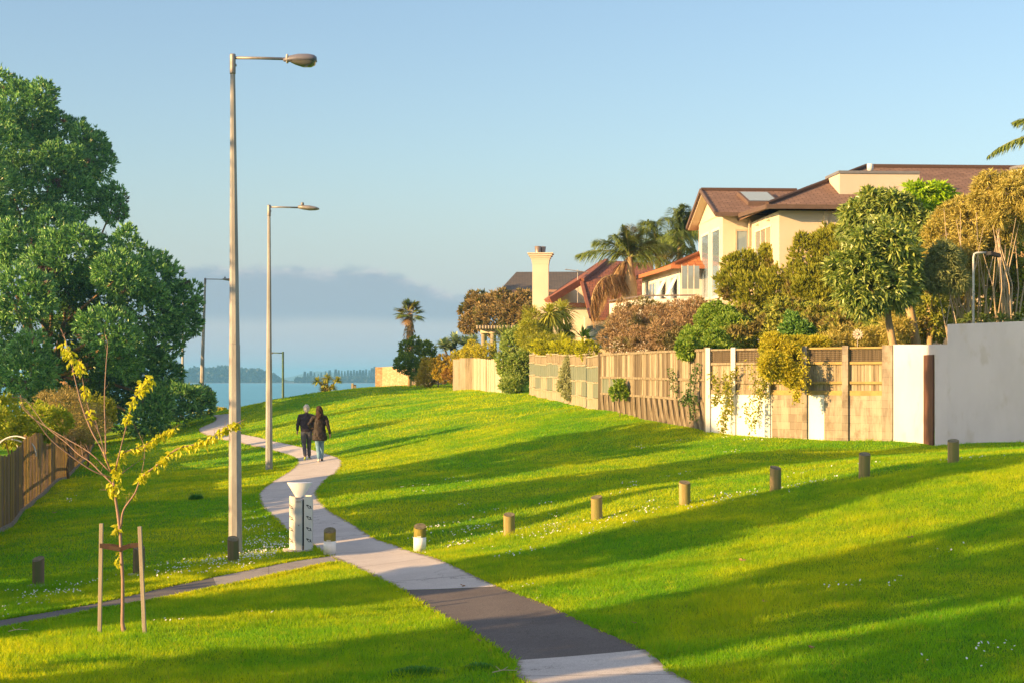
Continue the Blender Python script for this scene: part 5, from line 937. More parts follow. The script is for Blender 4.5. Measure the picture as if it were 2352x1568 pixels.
c = W(1562, 545, 76); feather_palm('feather_palm', 'tallest feather palm against the gable of the cream house', c, fc(14, 0, 85, 1.6, 2.2, .35) + [(200, 82, 1.2, .05, None)], .7, m_palm, ([(0, 0, -3.5), (0, 0, 0)], [.2, .12]))
c = W(1600, 600, 74); feather_palm('feather_palm', 'low golden feather palm partly hidden by the gable wall', c, [(180, 35, 2, .5, m_palmy), (170, 60, 2, .4, None), (190, 15, 1.7, .6, m_palmy), (150, 75, 1.8, .3, None)], .7, m_palm, ([(0, 0, -2.5), (0, 0, 0)], [.2, .12]))
c = W(1392, 625, 71); t = thing('dead_palm_frond', 'big brown dead palm frond arching down in front of the red-brown roof', 'frond', c); mb = MB()
R = crom([np.array(W(x, y, D)) - np.array(c) for x, y, D in ((1440, 640, 72), (1415, 632, 71.5), (1385, 640, 71), (1365, 668, 70.8), (1358, 710, 70.8))], 8); mb.tube([Vector(q) for q in R], .03, 5); mb.build('stalk', m_tb, t, True)
P = np.repeat(R, 14, 0) + RNG.normal(size=(len(R) * 14, 3)) * .04; blades('leaflets', P, np.array([[.35, 0, -1.]]) + rdir(len(P)) * .35, .75, .03, m_dead, t, .2, 3)
c = W(2420, 318, 46); feather_palm('feather_palm', 'palm mostly outside the picture, one frond arching in at the top right', c, [(183, 12, 1.75, .48, m_palm), (178, 50, 1.6, .5, None), (200, 60, 1.5, .3, None), (10, 30, 2, .4, None), (60, 60, 2, .4, None), (-40, 40, 2, .4, None), (100, 30, 1.6, .5, m_dead), (-90, 20, 1.6, .5, None)], .36, m_palm, ([(0, 0, -8), (0, 0, 0)], [.22, .15]))
# fan palm by the sea
c = W(941, 722, 112); g0 = G(c.x, c.y); t = thing('fan_palm', 'fan palm with a shaggy brown trunk standing alone against the sea sky', 'palm', (c.x, c.y, g0)); h = c.z - g0
mb = MB(); mb.tube([(0, 0, -.1), (.05, 0, h * .5), (0, 0, h * .8), (0, 0, h)], [.13, .15, .20, .2], 9); tk = mb.build('trunk', m_tb, t, True)
P = np.stack([RNG.normal(0, .13, 900), RNG.normal(0, .13, 900), RNG.uniform(h * .45, h * .98, 900)], -1); leaves('bark_fibre', P, np.array([[0, 0, -1.]]) + rdir(900) * .4, .28, .05, m_dead, tk)
rr = random.Random(2)
for k in range(34):
    a = rr.uniform(0, 6.28); e_ = rr.uniform(-.7, 1.35); d = np.array([math.cos(a) * math.cos(e_), math.sin(a) * math.cos(e_), math.sin(e_)]); l0 = rr.uniform(.45, .7); tip = np.array([0, 0, h]) + d * l0
    mb = MB(); mb.tube([(0, 0, h), Vector(tip)], .015, 4); f_ = mb.build('fan_stalk', m_tb, t); S = np.cross(d, [0, 0, 1.]); S /= np.linalg.norm(S); an = np.linspace(-1.9, 1.9, 22); Dv = d[None] * np.cos(an)[:, None] + S[None] * np.sin(an)[:, None]
    blades('fan_leaf', np.tile(tip, (22, 1)), Dv, .62 * (1 - .12 * np.abs(an)), .07, m_dead if e_ < -.35 else m_palm if k % 3 else m_palmy, f_, .3, 3)
# ---------------------------------------------------------------- young staked tree
c0 = W(285, 1458, 21); q = hit(285, 1458); D0 = float(q[1]); g0 = G(*q); t = thing('young_tree', 'bare young tree with yellow-green new leaves, tied between two stakes', 'tree', (q[0], q[1], g0)); off = np.array([q[0], q[1], g0])
def SP(pts, dd=0): n = len(pts); return [Vector(np.array(W(x, y, D0 + dd * i / max(n - 1, 1))) - off) for i, (x, y) in enumerate(pts)]
m_sap = surf('sapling_bark', (.34, .22, .17), (.26, .18, .15), 30, (1, 1, .4), bump=.5, dist=.004)
mb = MB(); mb.tube(SP([(287, 1466), (285, 1452), (281, 1429), (282, 1380), (282, 1331), (278, 1263), (276, 1219), (270, 1175), (264, 1137), (259, 1099)]), [.036, .034, .022, .021, .020, .019, .020, .017, .015, .013], 8)
BR = [([(259,1111),(238,1091),(208,1061),(180,1042),(153,1017),(106,979),(80,944),(54,914),(28,912)], .008, .5), ([(254,1096),(211,1079),(164,1047),(117,1009),(85,968),(56,935),(47,906)], .008, -.4), ([(252,1082),(205,1038),(146,1003),(88,968),(59,944),(45,925)], .007, .3),
 ([(252,1076),(234,1032),(211,991),(190,938),(176,886),(160,818),(150,780),(140,757)], .009, .4), ([(255,1082),(243,1053),(229,997),(205,944),(188,862),(180,830)], .008, -.3), ([(243,1050),(242,991),(240,915),(244,833),(247,792),(241,769)], .008, .3),
 ([(263,1091),(272,1050),(293,968),(310,915),(346,865)], .008, -.4), ([(264,1099),(293,1076),(330,1050)], .006, .3), ([(278,1208),(284,1170),(310,1132),(325,1096),(357,1070),(410,1029),(469,1015),(516,985),(557,965)], .012, -.3),
 ([(267,1084),(275,1044),(322,1026),(366,1003),(404,979)], .007, .2), ([(324,1096),(332,1030),(308,972)], .004, .1), ([(248,1124),(228,1124)], .004, 0), ([(229,997),(215,960),(190,972)], .003, .2), ([(190,1047),(186,1020)], .004, .1)]
rr = random.Random(6)
for pts, r, dd in BR:
    s_ = crom([np.array(v_) for v_ in SP(pts, dd)], 4); mb.tube([Vector(v_) for v_ in s_], list(np.linspace(r * 1.15, r * .35, len(s_))), 6)
    for k in range(len(s_) // 2):
        i = rr.randrange(2, len(s_)); b0 = Vector(s_[i]); dr = (Vector(s_[i]) - Vector(s_[i-1])).normalized(); sd_ = Vector((rr.uniform(-1, 1), rr.uniform(-.5, .5), rr.uniform(.1, 1))); l_ = rr.uniform(.03, .12); mb.tube([b0, b0 + (dr * .6 + sd_ * .7).normalized() * l_], [r * .35, r * .15], 4)
mb.build('trunk', m_sap, t, True)
m_new = leafmat('new_leaves', (.50, .56, .02), (.72, .70, .06), .45, rough=.4); CL = []
def along(i, f0, f1, n, s=.02):
    s_ = np.array(crom([np.array(v_) for v_ in SP(BR[i][0], BR[i][2])], 8)); u = RNG.uniform(f0, f1, n) * (len(s_) - 1); j = u.astype(int); CL.append(s_[j] + RNG.normal(size=(n, 3)) * s)
along(8, .36, .46, 45); along(8, .52, .98, 190); along(9, .25, 1, 150); along(6, .84, 1, 60, .035); along(6, .05, .2, 40, .03); along(6, .5, .58, 18); along(3, .70, .82, 55, .035); along(4, .55, .62, 14, .02); along(4, .7, .76, 14, .02); along(4, .85, .98, 26, .03); along(5, .0, .06, 6); along(6, .7, .76, 10)
CL.append(np.array(SP([(262, 1120)])[0]) + RNG.normal(size=(55, 3)) * .035); CL.append(np.array(SP([(266, 1212)])[0]) + RNG.normal(size=(22, 3)) * .02); CL.append(np.array(SP([(270, 1285)])[0]) + RNG.normal(size=(14, 3)) * np.array([.012, .01, .06])); CL.append(np.array(SP([(303, 1136)])[0]) + RNG.normal(size=(8, 3)) * .03)
P = np.concatenate(CL); leaves('foliage', P, rdir(len(P)) + np.array([0, 0, -.9]), .085 * RNG.uniform(.6, 1.2, len(P)), .042, m_new, t, .1)
m_stk = surf('stake_timber', (.36, .31, .24), (.29, .25, .20), 4, (8, 8, .5), bump=.5, c3=(.25, .21, .17), c3scale=3, dist=.004)
for (x0, y0, x1, y1, lab) in ((229, 1457, 233, 1201, 'pale square timber stake left of the young tree'), (332, 1463, 321, 1208, 'pale square timber stake right of the young tree, leaning slightly')):
    h0 = hit(x0, y0); a = Vector((h0[0], h0[1], G(*h0))); e_ = W(x1, y1, h0[1]); mb = MB(); dl = e_ - a; mb.bar(dl * -.08, dl, .044, .044, (0, 1, 0)); s_ = thing('tree_stake', lab, 'stake', a, 0, 'timber stakes of the young tree'); mb.build('stake_post', m_stk, s_, bevel=.004)
    if x0 < 300: sA = e_
    else: sB = e_
mb = MB(); zt = zat(1253, D0); cx_ = W(277, 1253, D0 - .03)
pl_ = [W(229.5, 1252, D0 - .045), W(250, 1256, D0 - .04), W(277, 1261, D0 - .05), W(300, 1251, D0 - .04), W(328, 1250, D0 - .045)]; pb2 = [W(229.5, 1252, D0 + .045), W(255, 1252, D0 + .04), W(279, 1257, D0 + .05), W(300, 1253, D0 + .04), W(328, 1250, D0 + .045)]
for L_ in (pl_, pb2):
    for i in range(4): mb.bar(L_[i], L_[i+1], .005, .052)
mb.bar(pl_[0], pb2[0], .005, .055); mb.bar(pl_[4], pb2[4], .005, .055)
tag(mb.build('tree_tie', plain('brown_webbing', (.06, .035, .025))), 'dark brown webbing strap tying the young tree to its stakes', 'strap')
# ---------------------------------------------------------------- trees and hedge outside the left of the frame, whose shadows cross the lawn
SA, CA_ = math.sin(SUN_AZ), math.cos(SUN_AZ)
m_cast = leafmat('shade_tree_leaves', (.03, .08, .02), (.06, .14, .03), .15)
def caster(v0, v1, X, ztop, zbot, label, n=2600, seed=1, rough=.8):
    ztop += 1.25
    rr = random.Random(seed); vc = (v0 + v1) / 2; Y = (vc + SA * X) / CA_; hw = (v1 - v0) / 2; lob = []; m_ = max(2, int(hw * 1.6) + 1)
    for i in range(m_):
        f = -1 + 2 * (i + .5) / m_; r = hw / m_ * 1.25; vv = f * (hw - r * .5); zt_ = ztop - rr.uniform(0, 1) * rough; z = zbot + r * .8
        cx0 = X - SA * vv + rr.uniform(-.5, .5); cy0 = Y + CA_ * vv
        while z < zt_: lob.append(((cx0, cy0, min(z, zt_ - r * .6)), r * 1.1, r * 1.05, max(r, 1.0))); z += max(r, 1.0) * 1.1
    return shrub('shade_tree', label, 'tree', lob, n, 3, .55, .36, m_cast, 1, .2, .5, .2, (X, Y), None, .2, part='crown', clump=0)
caster(4, 14.4, -22, 17.0, 5, 'broad tree left of the camera whose shade covers the near lawn', 4200, 1)
caster(14.9, 18.3, -22, 14.6, 6, 'medium tree outside the left edge beside the broad one', 2000, 12)
caster(22.1, 24.1, -22, 15.4, 8.3, 'slim tree left of the frame beside the medium one', 1500, 2)
caster(30.4, 33.9, -22, 19.2, 7.5, 'tallest tree outside the left edge, shading the rendered wall', 6500, 4)
caster(33.9, 36.6, -23, 13.8, 6, 'smaller tree against the tallest one outside the left edge', 1500, 5)
caster(28.2, 29.0, -24, 12.0, 8.5, 'thin tree outside the left edge between the slim and the tallest tree', 600, 7, .4)
caster(39.4, 46.5, -24, 13.6, 5, 'wide low tree outside the left edge beyond the tallest tree', 3400, 6)
caster(55.6, 56.6, -28, 12.5, 6, 'narrow tree outside the left edge behind the wide low one', 600, 14, .4)
caster(63.4, 66.4, -32, 13.0, 5, 'far tree outside the left edge, nearest the sea', 1500, 8)
caster(78, 81, -42, 15.5, 5, 'farthest tree outside the left edge by the shore', 1500, 9)
caster(87, 91, -46, 16.0, 5, 'shore tree outside the left edge beside the farthest one', 1800, 10)
lob = []
for v in np.arange(6, 44, .8):
    if 19 < v < 22.5: continue
    X = -16.5; Y = (v + SA * X) / CA_
    if Y < 38: lob.append(((X, Y, 5.9), 1.1, .9, 2.1 + .45 * math.sin(v * 1.7)))
shrub('boundary_hedge', 'high dark hedge outside the left edge along the boundary', 'hedge', lob, 9000, 2, .4, .26, m_cast, 1, .2, .5, .2, share=0, stem=(-16.5, 12), clump=0)
# ---------------------------------------------------------------- people
def capsule(mb, pts, rad, n=12, sq=1.0, sx=1.0, flat=False):
    pts = [Vector(p) for p in pts]; P = []; R = []
    d0 = (pts[0] - pts[1]).normalized(); d1 = (pts[-1] - pts[-2]).normalized()
    for f in ((1, .7) if not flat else (.1, .05)): P.append(pts[0] + d0 * rad[0] * f); R.append(rad[0] * ((.12 if f == 1 else .7) if not flat else .97))
    P += pts; R += rad
    for f in (.7, 1): P.append(pts[-1] + d1 * rad[-1] * f); R.append(rad[-1] * (.12 if f == 1 else .7))
    b = len(mb.v); mb.tube(P, R, n)
    if sq != 1 or sx != 1:
        for i in range(b, len(mb.v)): x, y, z = mb.v[i]; mb.v[i] = (x * sx, y * sq, z)
def blob(name, parts, mat, parent, voxel=.012, smooth=4, wob=0):
    mb = MB()
    for p in parts: capsule(mb, *p)
    o_ = mb.build(name, mat, parent); m1 = o_.modifiers.new('r', 'REMESH'); m1.mode = 'VOXEL'; m1.voxel_size = voxel
    m2 = o_.modifiers.new('s', 'SMOOTH'); m2.iterations = smooth; m2.factor = .5
    if wob:
        tx = bpy.data.textures.new(name + '_folds', 'CLOUDS'); tx.noise_scale = .11; m3 = o_.modifiers.new('d', 'DISPLACE'); m3.texture = tx; m3.strength = wob; m3.mid_level = .5; m3.texture_coords = 'LOCAL'
    dg = bpy.context.evaluated_depsgraph_get(); me = bpy.data.meshes.new_from_object(o_.evaluated_get(dg)); o_.modifiers.clear(); o_.data = me; me.polygons.foreach_set('use_smooth', [True] * len(me.polygons)); return o_
m_skin = plain('skin', (.50, .27, .18), .55); m_knit = surf('navy_knit', (.035, .028, .04), (.05, .04, .05), 14, rough=.9, bump=.4); m_jeanD = surf('dark_jeans', (.055, .06, .085), (.10, .10, .12), 7, rough=.9, bump=.3)
m_coat = surf('black_coat', (.02, .015, .013), (.032, .023, .019), 8, rough=.6, bump=.4); m_jeanL = surf('blue_jeans', (.12, .24, .36), (.18, .31, .42), 7, rough=.9, bump=.3); m_greyh = surf('grey_hair', (.50, .45, .40), (.62, .57, .52), 30, rough=.7, bump=.8, dist=.01)
m_brh = surf('brown_hair', (.022, .009, .006), (.045, .016, .01), 22, (1, 1, .25), rough=.5, bump=1, dist=.02); m_neon = plain('neon_sole', (.55, .65, .12)); m_shoeb = plain('blue_shoe', (.04, .05, .16)); m_shoew = plain('white_shoe', (.62, .55, .5)); m_shoed = plain('dark_shoe', (.05, .04, .04)); m_eye = plain('eye_dark', (.02, .015, .01))
def hand(p, d, side):
    """palm, four bent fingers and a thumb hanging from wrist p along d"""
    p = Vector(p); d = Vector(d).normalized(); f = Vector((0, 1, 0)); s_ = Vector((side, 0, 0)); out = [([p, p + d * .05, p + d * .085], [.026, .032, .028], 10)]
    for k, l in enumerate((.062, .072, .068, .052)):
        b0 = p + d * .085 + f * (.026 - .018 * k); m_ = b0 + d * l * .55 - s_ * .006; out.append(([b0, m_, m_ + d * l * .42 - s_ * .018], [.0095, .009, .008], 8))
    b0 = p + d * .03 + f * .028; out.append(([b0, b0 + d * .035 + f * .022, b0 + d * .062 + f * .022 - s_ * .008], [.012, .011, .009], 8)); return out
def person(label, loc, rz, sc_, spec):
    t = thing('person', label, 'person', loc, rz, 'couple walking along the path'); t.scale = (sc_,) * 3; spec(t); return t
def man(t):
    hipL, kneeL, ankL = (-.10, 0, .93), (-.085, .03, .51), (-.045, -.20, .12); hipR, kneeR, ankR = (.10, 0, .93), (.085, .16, .52), (.085, .26, .09)
    shL, elL, wrL = (-.205, 0, 1.49), (-.29, -.03, 1.20), (-.31, .05, .965); shR, elR, wrR = (.205, 0, 1.49), (.25, .0, 1.2), (.22, .12, 1.0)
    head = [([(0, .015, 1.68), (0, .01, 1.76)], [.088, .094], 16), ([(0, .05, 1.655), (0, .06, 1.68)], [.055, .06], 12), ([(0, -.005, 1.50), (0, .0, 1.64)], [.062, .058], 12), ([(0, .105, 1.70), (0, .12, 1.685)], [.014, .018], 8), ([(-.09, .01, 1.70), (-.093, .01, 1.735)], [.014, .018], 8), ([(.09, .01, 1.70), (.093, .01, 1.735)], [.014, .018], 8)]
    body = head + [([(0, 0, .98), (0, 0, 1.2), (0, -.005, 1.42)], [.13, .13, .13], 14, .8, 1.25), ([shL, elL, wrL], [.052, .042, .027], 10), ([shR, elR, wrR], [.052, .042, .027], 10), ([hipL, kneeL, ankL], [.07, .042, .03], 10), ([hipR, kneeR, ankR], [.07, .042, .03], 10),
        ([ankL, (-.06, -.12, .05)], [.036, .032], 8), ([ankR, (.10, .36, .05)], [.036, .032], 8)] + hand(wrL, (-.05, .15, -1), -1) + hand(wrR, (0, .3, -1), 1)
    blob('body', body, m_skin, t, .0085, 2)
    mb = MB(); [capsule(mb, [(x, .092, 1.725), (x, .094, 1.725)], [.010, .010], 8) for x in (-.034, .034)]; mb.build('eyes', m_eye, t, True); mb = MB(); capsule(mb, [(-.02, .112, 1.652), (.02, .112, 1.652)], [.007, .007], 6); mb.build('mouth', plain('lips', (.4, .15, .12)), t, True)
    blob('hair', [([(0, -.012, 1.745), (0, -.005, 1.785)], [.104, .098], 16), ([(0, -.04, 1.66), (0, -.04, 1.72)], [.068, .082], 12), ([(-.055, -.02, 1.70), (-.05, 0, 1.77)], [.045, .06], 10), ([(.055, -.02, 1.70), (.05, 0, 1.77)], [.045, .06], 10)], m_greyh, t, .012, 2, .03)
    blob('jumper', [([(0, 0, .96), (0, 0, 1.05), (0, 0, 1.25), (0, -.01, 1.40), (0, -.01, 1.46)], [.160, .168, .172, .172, .135], 20, .78, 1.25, True), ([(-.10, -.005, 1.475), (.10, -.005, 1.475)], [.085, .085], 12), ([(-.15, 0, 1.475), shL, (-.26, -.015, 1.33), elL, (-.305, .02, 1.06), (wrL[0], wrL[1] - .01, 1.0)], [.085, .082, .072, .064, .052, .043], 12), ([(.15, 0, 1.475), shR, (.235, 0, 1.33), elR, (wrR[0], wrR[1] - .01, 1.03)], [.085, .082, .07, .062, .044], 12), ([(0, -.005, 1.50), (0, -.003, 1.575)], [.085, .066], 14)], m_knit, t, .012, 4, .035)
    blob('jeans', [([(-.04, 0, .96), (.04, 0, .96)], [.125, .125], 14, .9), ([hipL, (-.095, .01, .72), kneeL, (-.06, -.07, .32), (-.047, -.18, .16)], [.108, .094, .074, .068, .064], 12), ([hipR, (.095, .08, .72), kneeR, (.085, .22, .32), (.085, .25, .14)], [.108, .094, .074, .068, .064], 12)], m_jeanD, t, .012, 3, .03)
    blob('shoe', [([(-.045, -.215, .085), (-.06, -.14, .05), (-.07, -.03, .035)], [.042, .045, .035], 10)], m_shoeb, t, .009, 2); blob('shoe', [([(.085, .25, .05), (.09, .33, .045), (.1, .42, .035)], [.042, .045, .035], 10)], m_shoeb, t, .009, 2)
    blob('sole', [([(-.045, -.25, .075), (-.06, -.16, .028), (-.07, -.03, .012)], [.032, .038, .03], 10)], m_neon, t, .008, 2); blob('sole', [([(.085, .22, .022), (.09, .32, .014), (.1, .42, .012)], [.036, .036, .03], 10)], m_neon, t, .008, 2)
def woman(t):
    hipL, kneeL, ankL = (-.085, 0, .93), (-.055, -.01, .50), (-.02, -.16, .11); hipR, kneeR, ankR = (.085, 0, .93), (.07, .13, .50), (.075, .24, .08)
    shL, elL, wrL = (-.18, 0, 1.44), (-.335, -.04, 1.22), (-.30, .16, 1.10); shR, elR, wrR = (.18, 0, 1.44), (.28, -.02, 1.15), (.335, .02, .90)
    head = [([(-.01, .015, 1.62), (-.01, .01, 1.70)], [.083, .09], 16), ([(-.01, .05, 1.60), (-.01, .055, 1.625)], [.05, .055], 12), ([(0, 0, 1.45), (-.005, 0, 1.58)], [.05, .048], 12), ([(-.01, .098, 1.645), (-.01, .112, 1.63)], [.012, .016], 8), ([(-.093, .01, 1.645), (-.096, .01, 1.675)], [.012, .015], 8), ([(.073, .01, 1.645), (.076, .01, 1.675)], [.012, .015], 8)]
    body = head + [([(0, 0, .98), (0, 0, 1.15), (0, 0, 1.36)], [.115, .108, .115], 14, .8, 1.2), ([shL, elL, wrL], [.045, .037, .024], 10), ([shR, elR, wrR], [.045, .037, .024], 10), ([hipL, kneeL, ankL], [.07, .04, .028], 10), ([hipR, kneeR, ankR], [.07, .04, .028], 10), ([ankL, (-.03, -.08, .045)], [.034, .03], 8), ([ankR, (.08, .33, .045)], [.034, .03], 8)] + hand(wrR, (.1, .1, -1), 1) + hand(wrL, (.7, .6, -.2), -1)
    blob('body', body, m_skin, t, .0085, 2)
    mb = MB(); [capsule(mb, [(x, .088, 1.665), (x, .09, 1.665)], [.010, .010], 8) for x in (-.043, .023)]; mb.build('eyes', m_eye, t, True); mb = MB(); capsule(mb, [(-.03, .104, 1.60), (.01, .104, 1.60)], [.007, .007], 6); mb.build('mouth', plain('lips2', (.45, .13, .12)), t, True)
    blob('hair', [([(-.01, -.01, 1.69), (-.01, -.005, 1.725)], [.108, .10], 16), ([(-.01, -.05, 1.42), (-.01, -.05, 1.52), (-.01, -.03, 1.64)], [.095, .115, .105], 14), ([(-.09, -.03, 1.44), (-.075, -.01, 1.60), (-.05, 0, 1.70)], [.045, .055, .06], 10), ([(.08, -.03, 1.42), (.07, -.01, 1.58), (.04, 0, 1.70)], [.05, .06, .06], 10)], m_brh, t, .012, 2, .06)
    blob('coat', [([(0, 0, .71), (0, 0, .80), (0, 0, .98), (0, 0, 1.12), (0, 0, 1.28), (0, 0, 1.42)], [.205, .198, .172, .152, .155, .13], 24, .82, 1.22, True), ([(-.10, 0, 1.44), (.10, 0, 1.44)], [.085, .085], 12), ([(-.12, 0, 1.43), shL, (-.27, -.03, 1.32), elL, (-.325, .06, 1.16), wrL], [.082, .08, .068, .062, .054, .045], 12), ([(.12, 0, 1.43), shR, (.245, -.01, 1.30), elR, (.315, .0, 1.02), (.332, .015, .93)], [.082, .08, .068, .062, .052, .046], 12), ([(-.04, -.07, 1.44), (.04, -.07, 1.44)], [.06, .06], 10)], m_coat, t, .012, 4, .05)
    blob('jeans', [([(-.04, 0, .92), (.04, 0, .92)], [.115, .115], 14, .9), ([hipL, (-.075, 0, .72), kneeL, (-.037, -.085, .31), (-.022, -.15, .14)], [.102, .09, .072, .066, .058], 12), ([hipR, (.08, .06, .72), kneeR, (.073, .185, .30), (.075, .23, .12)], [.102, .09, .072, .066, .058], 12)], m_jeanL, t, .012, 3, .02)
    blob('shoe', [([(-.02, -.19, .055), (-.03, -.11, .04), (-.04, -.0, .033)], [.042, .043, .034], 10)], m_shoew, t, .009, 2); blob('shoe', [([(.075, .22, .045), (.08, .30, .04), (.085, .40, .033)], [.04, .043, .034], 10)], m_shoed, t, .009, 2)
h0 = hit(704, 1057); person('grey-haired man in dark jumper, jeans and neon-soled shoes, walking away', (h0[0], h0[1], G(*h0) + .04), math.radians(6), .985, man)
h1 = hit(734, 1062); person('long-haired woman in black coat and blue jeans, her arm linked in his', (h1[0], h1[1], G(*h1) + .04), math.radians(6), 1.0, woman)
# ---------------------------------------------------------------- grass blades on the lawn
m_gr, t, p, o = newmat('grass_blades'); g = nd(t, 'ShaderNodeNewGeometry'); c = grass_colour(t)
c = mixc(t, mapr(t, g.outputs['Random Per Island'], 0, 1, 0, 1, False), c, mixc(t, 1.0, c, (1.5, 1.25, 1.1), 'MULTIPLY')); c = mixc(t, mapr(t, g.outputs['Random Per Island'], .0, .06, .5, 0, False), c, (.03, .10, .01))
c = mixc(t, mapr(t, g.outputs['Random Per Island'], .975, .98, 0, .7), c, (.35, .28, .10))
t.links.new(c, p.inputs['Base Color']); p.inputs['Roughness'].default_value = .5; p.inputs['Specular IOR Level'].default_value = .25
tr = nd(t, 'ShaderNodeBsdfTranslucent'); t.links.new(mixc(t, 1.0, c, (1.9, 1.45, .3), 'MULTIPLY'), tr.inputs[0]); mx = nd(t, 'ShaderNodeMixShader'); mx.inputs[0].default_value = .6; t.links.new(p.outputs[0], mx.inputs[1]); t.links.new(tr.outputs[0], mx.inputs[2]); t.links.new(mx.outputs[0], o.inputs[0])
_fp = np.array(fl); 
def outside(x, y):
    """keep the lawn between the left fence and the right boundary"""
    lf = np.interp(y, _fp[:, 1], _fp[:, 0]); bx_ = np.array([BP(q)[0] for q in range(1085, 2400, 20)]); by_ = np.array([BP(q)[1] for q in range(1085, 2400, 20)]); o_ = np.argsort(by_); rt = np.interp(y, by_[o_], bx_[o_]); rt = np.where(y < 42, 99, rt); return (x < lf + .1) | (x > rt - .08)
def scatter(n, y0, y1):
    y = np.sqrt(RNG.uniform(y0 ** 2, y1 ** 2, n)); x = RNG.uniform(-.40, .40, n) * y; ok = ~onpath(x, y) & ~outside(x, y); return x[ok], y[ok]
def grass(name, n, y0, y1, h0, h1, w_, lab):
    x, y = scatter(n, y0, y1); tf = vnoise(x, y, .55, 20) * .5 + vnoise(x, y, 1.7, 21) * .6; n = len(x); h = RNG.uniform(h0, h1, n) * (1 + .45 * np.clip(tf, -.8, 1.2)) ; h = np.where((vnoise(x, y, 1.3, 30) > .72), h * 1.8, h)
    z = gz(x, y) - .004; a = RNG.uniform(0, 2 * np.pi, n); ln = RNG.normal(0, .45, (n, 2)) * h[:, None]; ww = w_ * RNG.uniform(.7, 1.3, n)
    B = np.stack([x, y, z], -1); s_ = np.stack([np.cos(a), np.sin(a), 0 * a], -1) * ww[:, None] / 2; T = B + np.stack([ln[:, 0], ln[:, 1], h], -1)
    V = np.stack([B - s_, B + s_, T], 1).reshape(-1, 3); return tag(link(name, np_mesh(name, V, np.arange(3 * n).reshape(n, 3)), m_gr), lab, 'grass', kind='stuff')
grass('grass', 640000, 13.5, 30, .028, .072, .010, 'short green grass of the near lawn')
grass('grass', 380000, 30, 60, .03, .065, .022, 'short green grass of the middle lawn')
grass('grass', 230000, 60, 125, .04, .08, .05, 'short green grass of the far lawn')
# longer ragged grass along the path edges
ed = []
for A_, sgn in ((Lc, -1), (Rc, 1), (Su, -1), (Sl, 1)):
    k = 60 if A_ is Lc or A_ is Rc else 60
    i = RNG.integers(0, len(A_) - 1, 14000); f = RNG.random(14000)[:, None]; q_ = A_[i] * (1 - f) + A_[i+1] * f; q_ = q_ + RNG.normal(0, .035, q_.shape); ed.append(q_)
q_ = np.concatenate(ed); gap = (onpath(q_[:, 0] + .05, q_[:, 1]) & onpath(q_[:, 0] - .05, q_[:, 1])) & (RNG.random(len(q_)) > .04); q_ = q_[~gap & (q_[:, 1] > 13) & (q_[:, 1] < 70)]; x, y = q_.T; n = len(x)
h = RNG.uniform(.03, .075, n); B = np.stack([x, y, gz(x, y)], -1); a = RNG.uniform(0, 6.28, n); ww = .008 + .0004 * y; s_ = np.stack([np.cos(a) * ww, np.sin(a) * ww, 0 * a], -1); ln = RNG.normal(0, .5, (n, 2)) * h[:, None]; T = B + np.stack([ln[:, 0], ln[:, 1], h], -1)
tag(link('grass', np_mesh('edge_grass', np.stack([B - s_, B + s_, T], 1).reshape(-1, 3), np.arange(3 * n).reshape(n, 3)), m_gr), 'longer ragged grass along the path edges', 'grass', kind='stuff')
# dark taller tufts
def gtuft(x, y, rx, lab, n=700, hh=.13):
    q = hit(x, y); D = q[1]; r = px(rx, D); a = RNG.uniform(0, 6.28, n); rr_ = np.sqrt(RNG.random(n)); X = q[0] + np.cos(a) * rr_ * r; Y = q[1] + np.sin(a) * rr_ * r * .8; P = np.stack([X, Y, gz(X, Y)], -1) - np.array([q[0], q[1], G(*q)]); Dv = np.stack([np.cos(a) * .5, np.sin(a) * .5, 1 + 0 * a], -1) + rdir(n) * .4
    o_ = blades('grass_tuft', P, Dv, hh * RNG.uniform(.5, 1.2, n) * (1.2 - rr_), .009 + .0002 * D, leafmat('tuft_green', (.05, .20, .03), (.12, .34, .05), .3), None, .25, 3); o_.location = (q[0], q[1], G(*q)); tag(o_, lab, 'grass tuft')
gtuft(960, 1548, 75, 'large dark green grass tuft beside the near end of the path', 2200, .10); gtuft(450, 1150, 16, 'small dark green grass tuft on the lawn left of the nearest lamp post', 600, .28); gtuft(1100, 1535, 45, 'dark grass tuft touching the left edge of the asphalt', 1000, .09)
# daisies
m_dz = plain('daisy_petals', (.75, .75, .74), .5)
def daisies(rects):
    X, Y = [], []
    for (x, y, sx_, sy_, n) in rects:
        q = hit(x, y); D = q[1]; kx = px(sx_, D); ky = sy_ * D * D / (F * 3.0); cl = max(3, n // 7); cx0 = RNG.normal(q[0], kx, cl); cy0 = RNG.normal(q[1], ky, cl); j = RNG.integers(0, cl, n); X.append(cx0[j] + RNG.normal(0, .13, n)); Y.append(cy0[j] + RNG.normal(0, .13, n))
    x = np.concatenate(X); y = np.concatenate(Y); ok = ~onpath(x, y) & (RNG.random(len(x)) < .58); x = x[ok]; y = y[ok]; n = len(x); z = gz(x, y) + RNG.uniform(.035, .065, n); r = .0085 + .00012 * y; V = []; a = RNG.uniform(0, 6.28, n); tx, ty = RNG.normal(-.1, .45, n), RNG.normal(-.35, .35, n)
    for k in range(6): u = np.cos(a + k * 1.047) * r; v_ = np.sin(a + k * 1.047) * r; V.append(np.stack([x + u, y + v_, z - u * tx - v_ * ty], -1))
    return tag(link('daisies', np_mesh('daisies', np.stack(V, 1).reshape(-1, 3), np.arange(6 * n).reshape(n, 6)), m_dz), 'small white daisies scattered in patches over the lawn', 'daisies', kind='stuff')
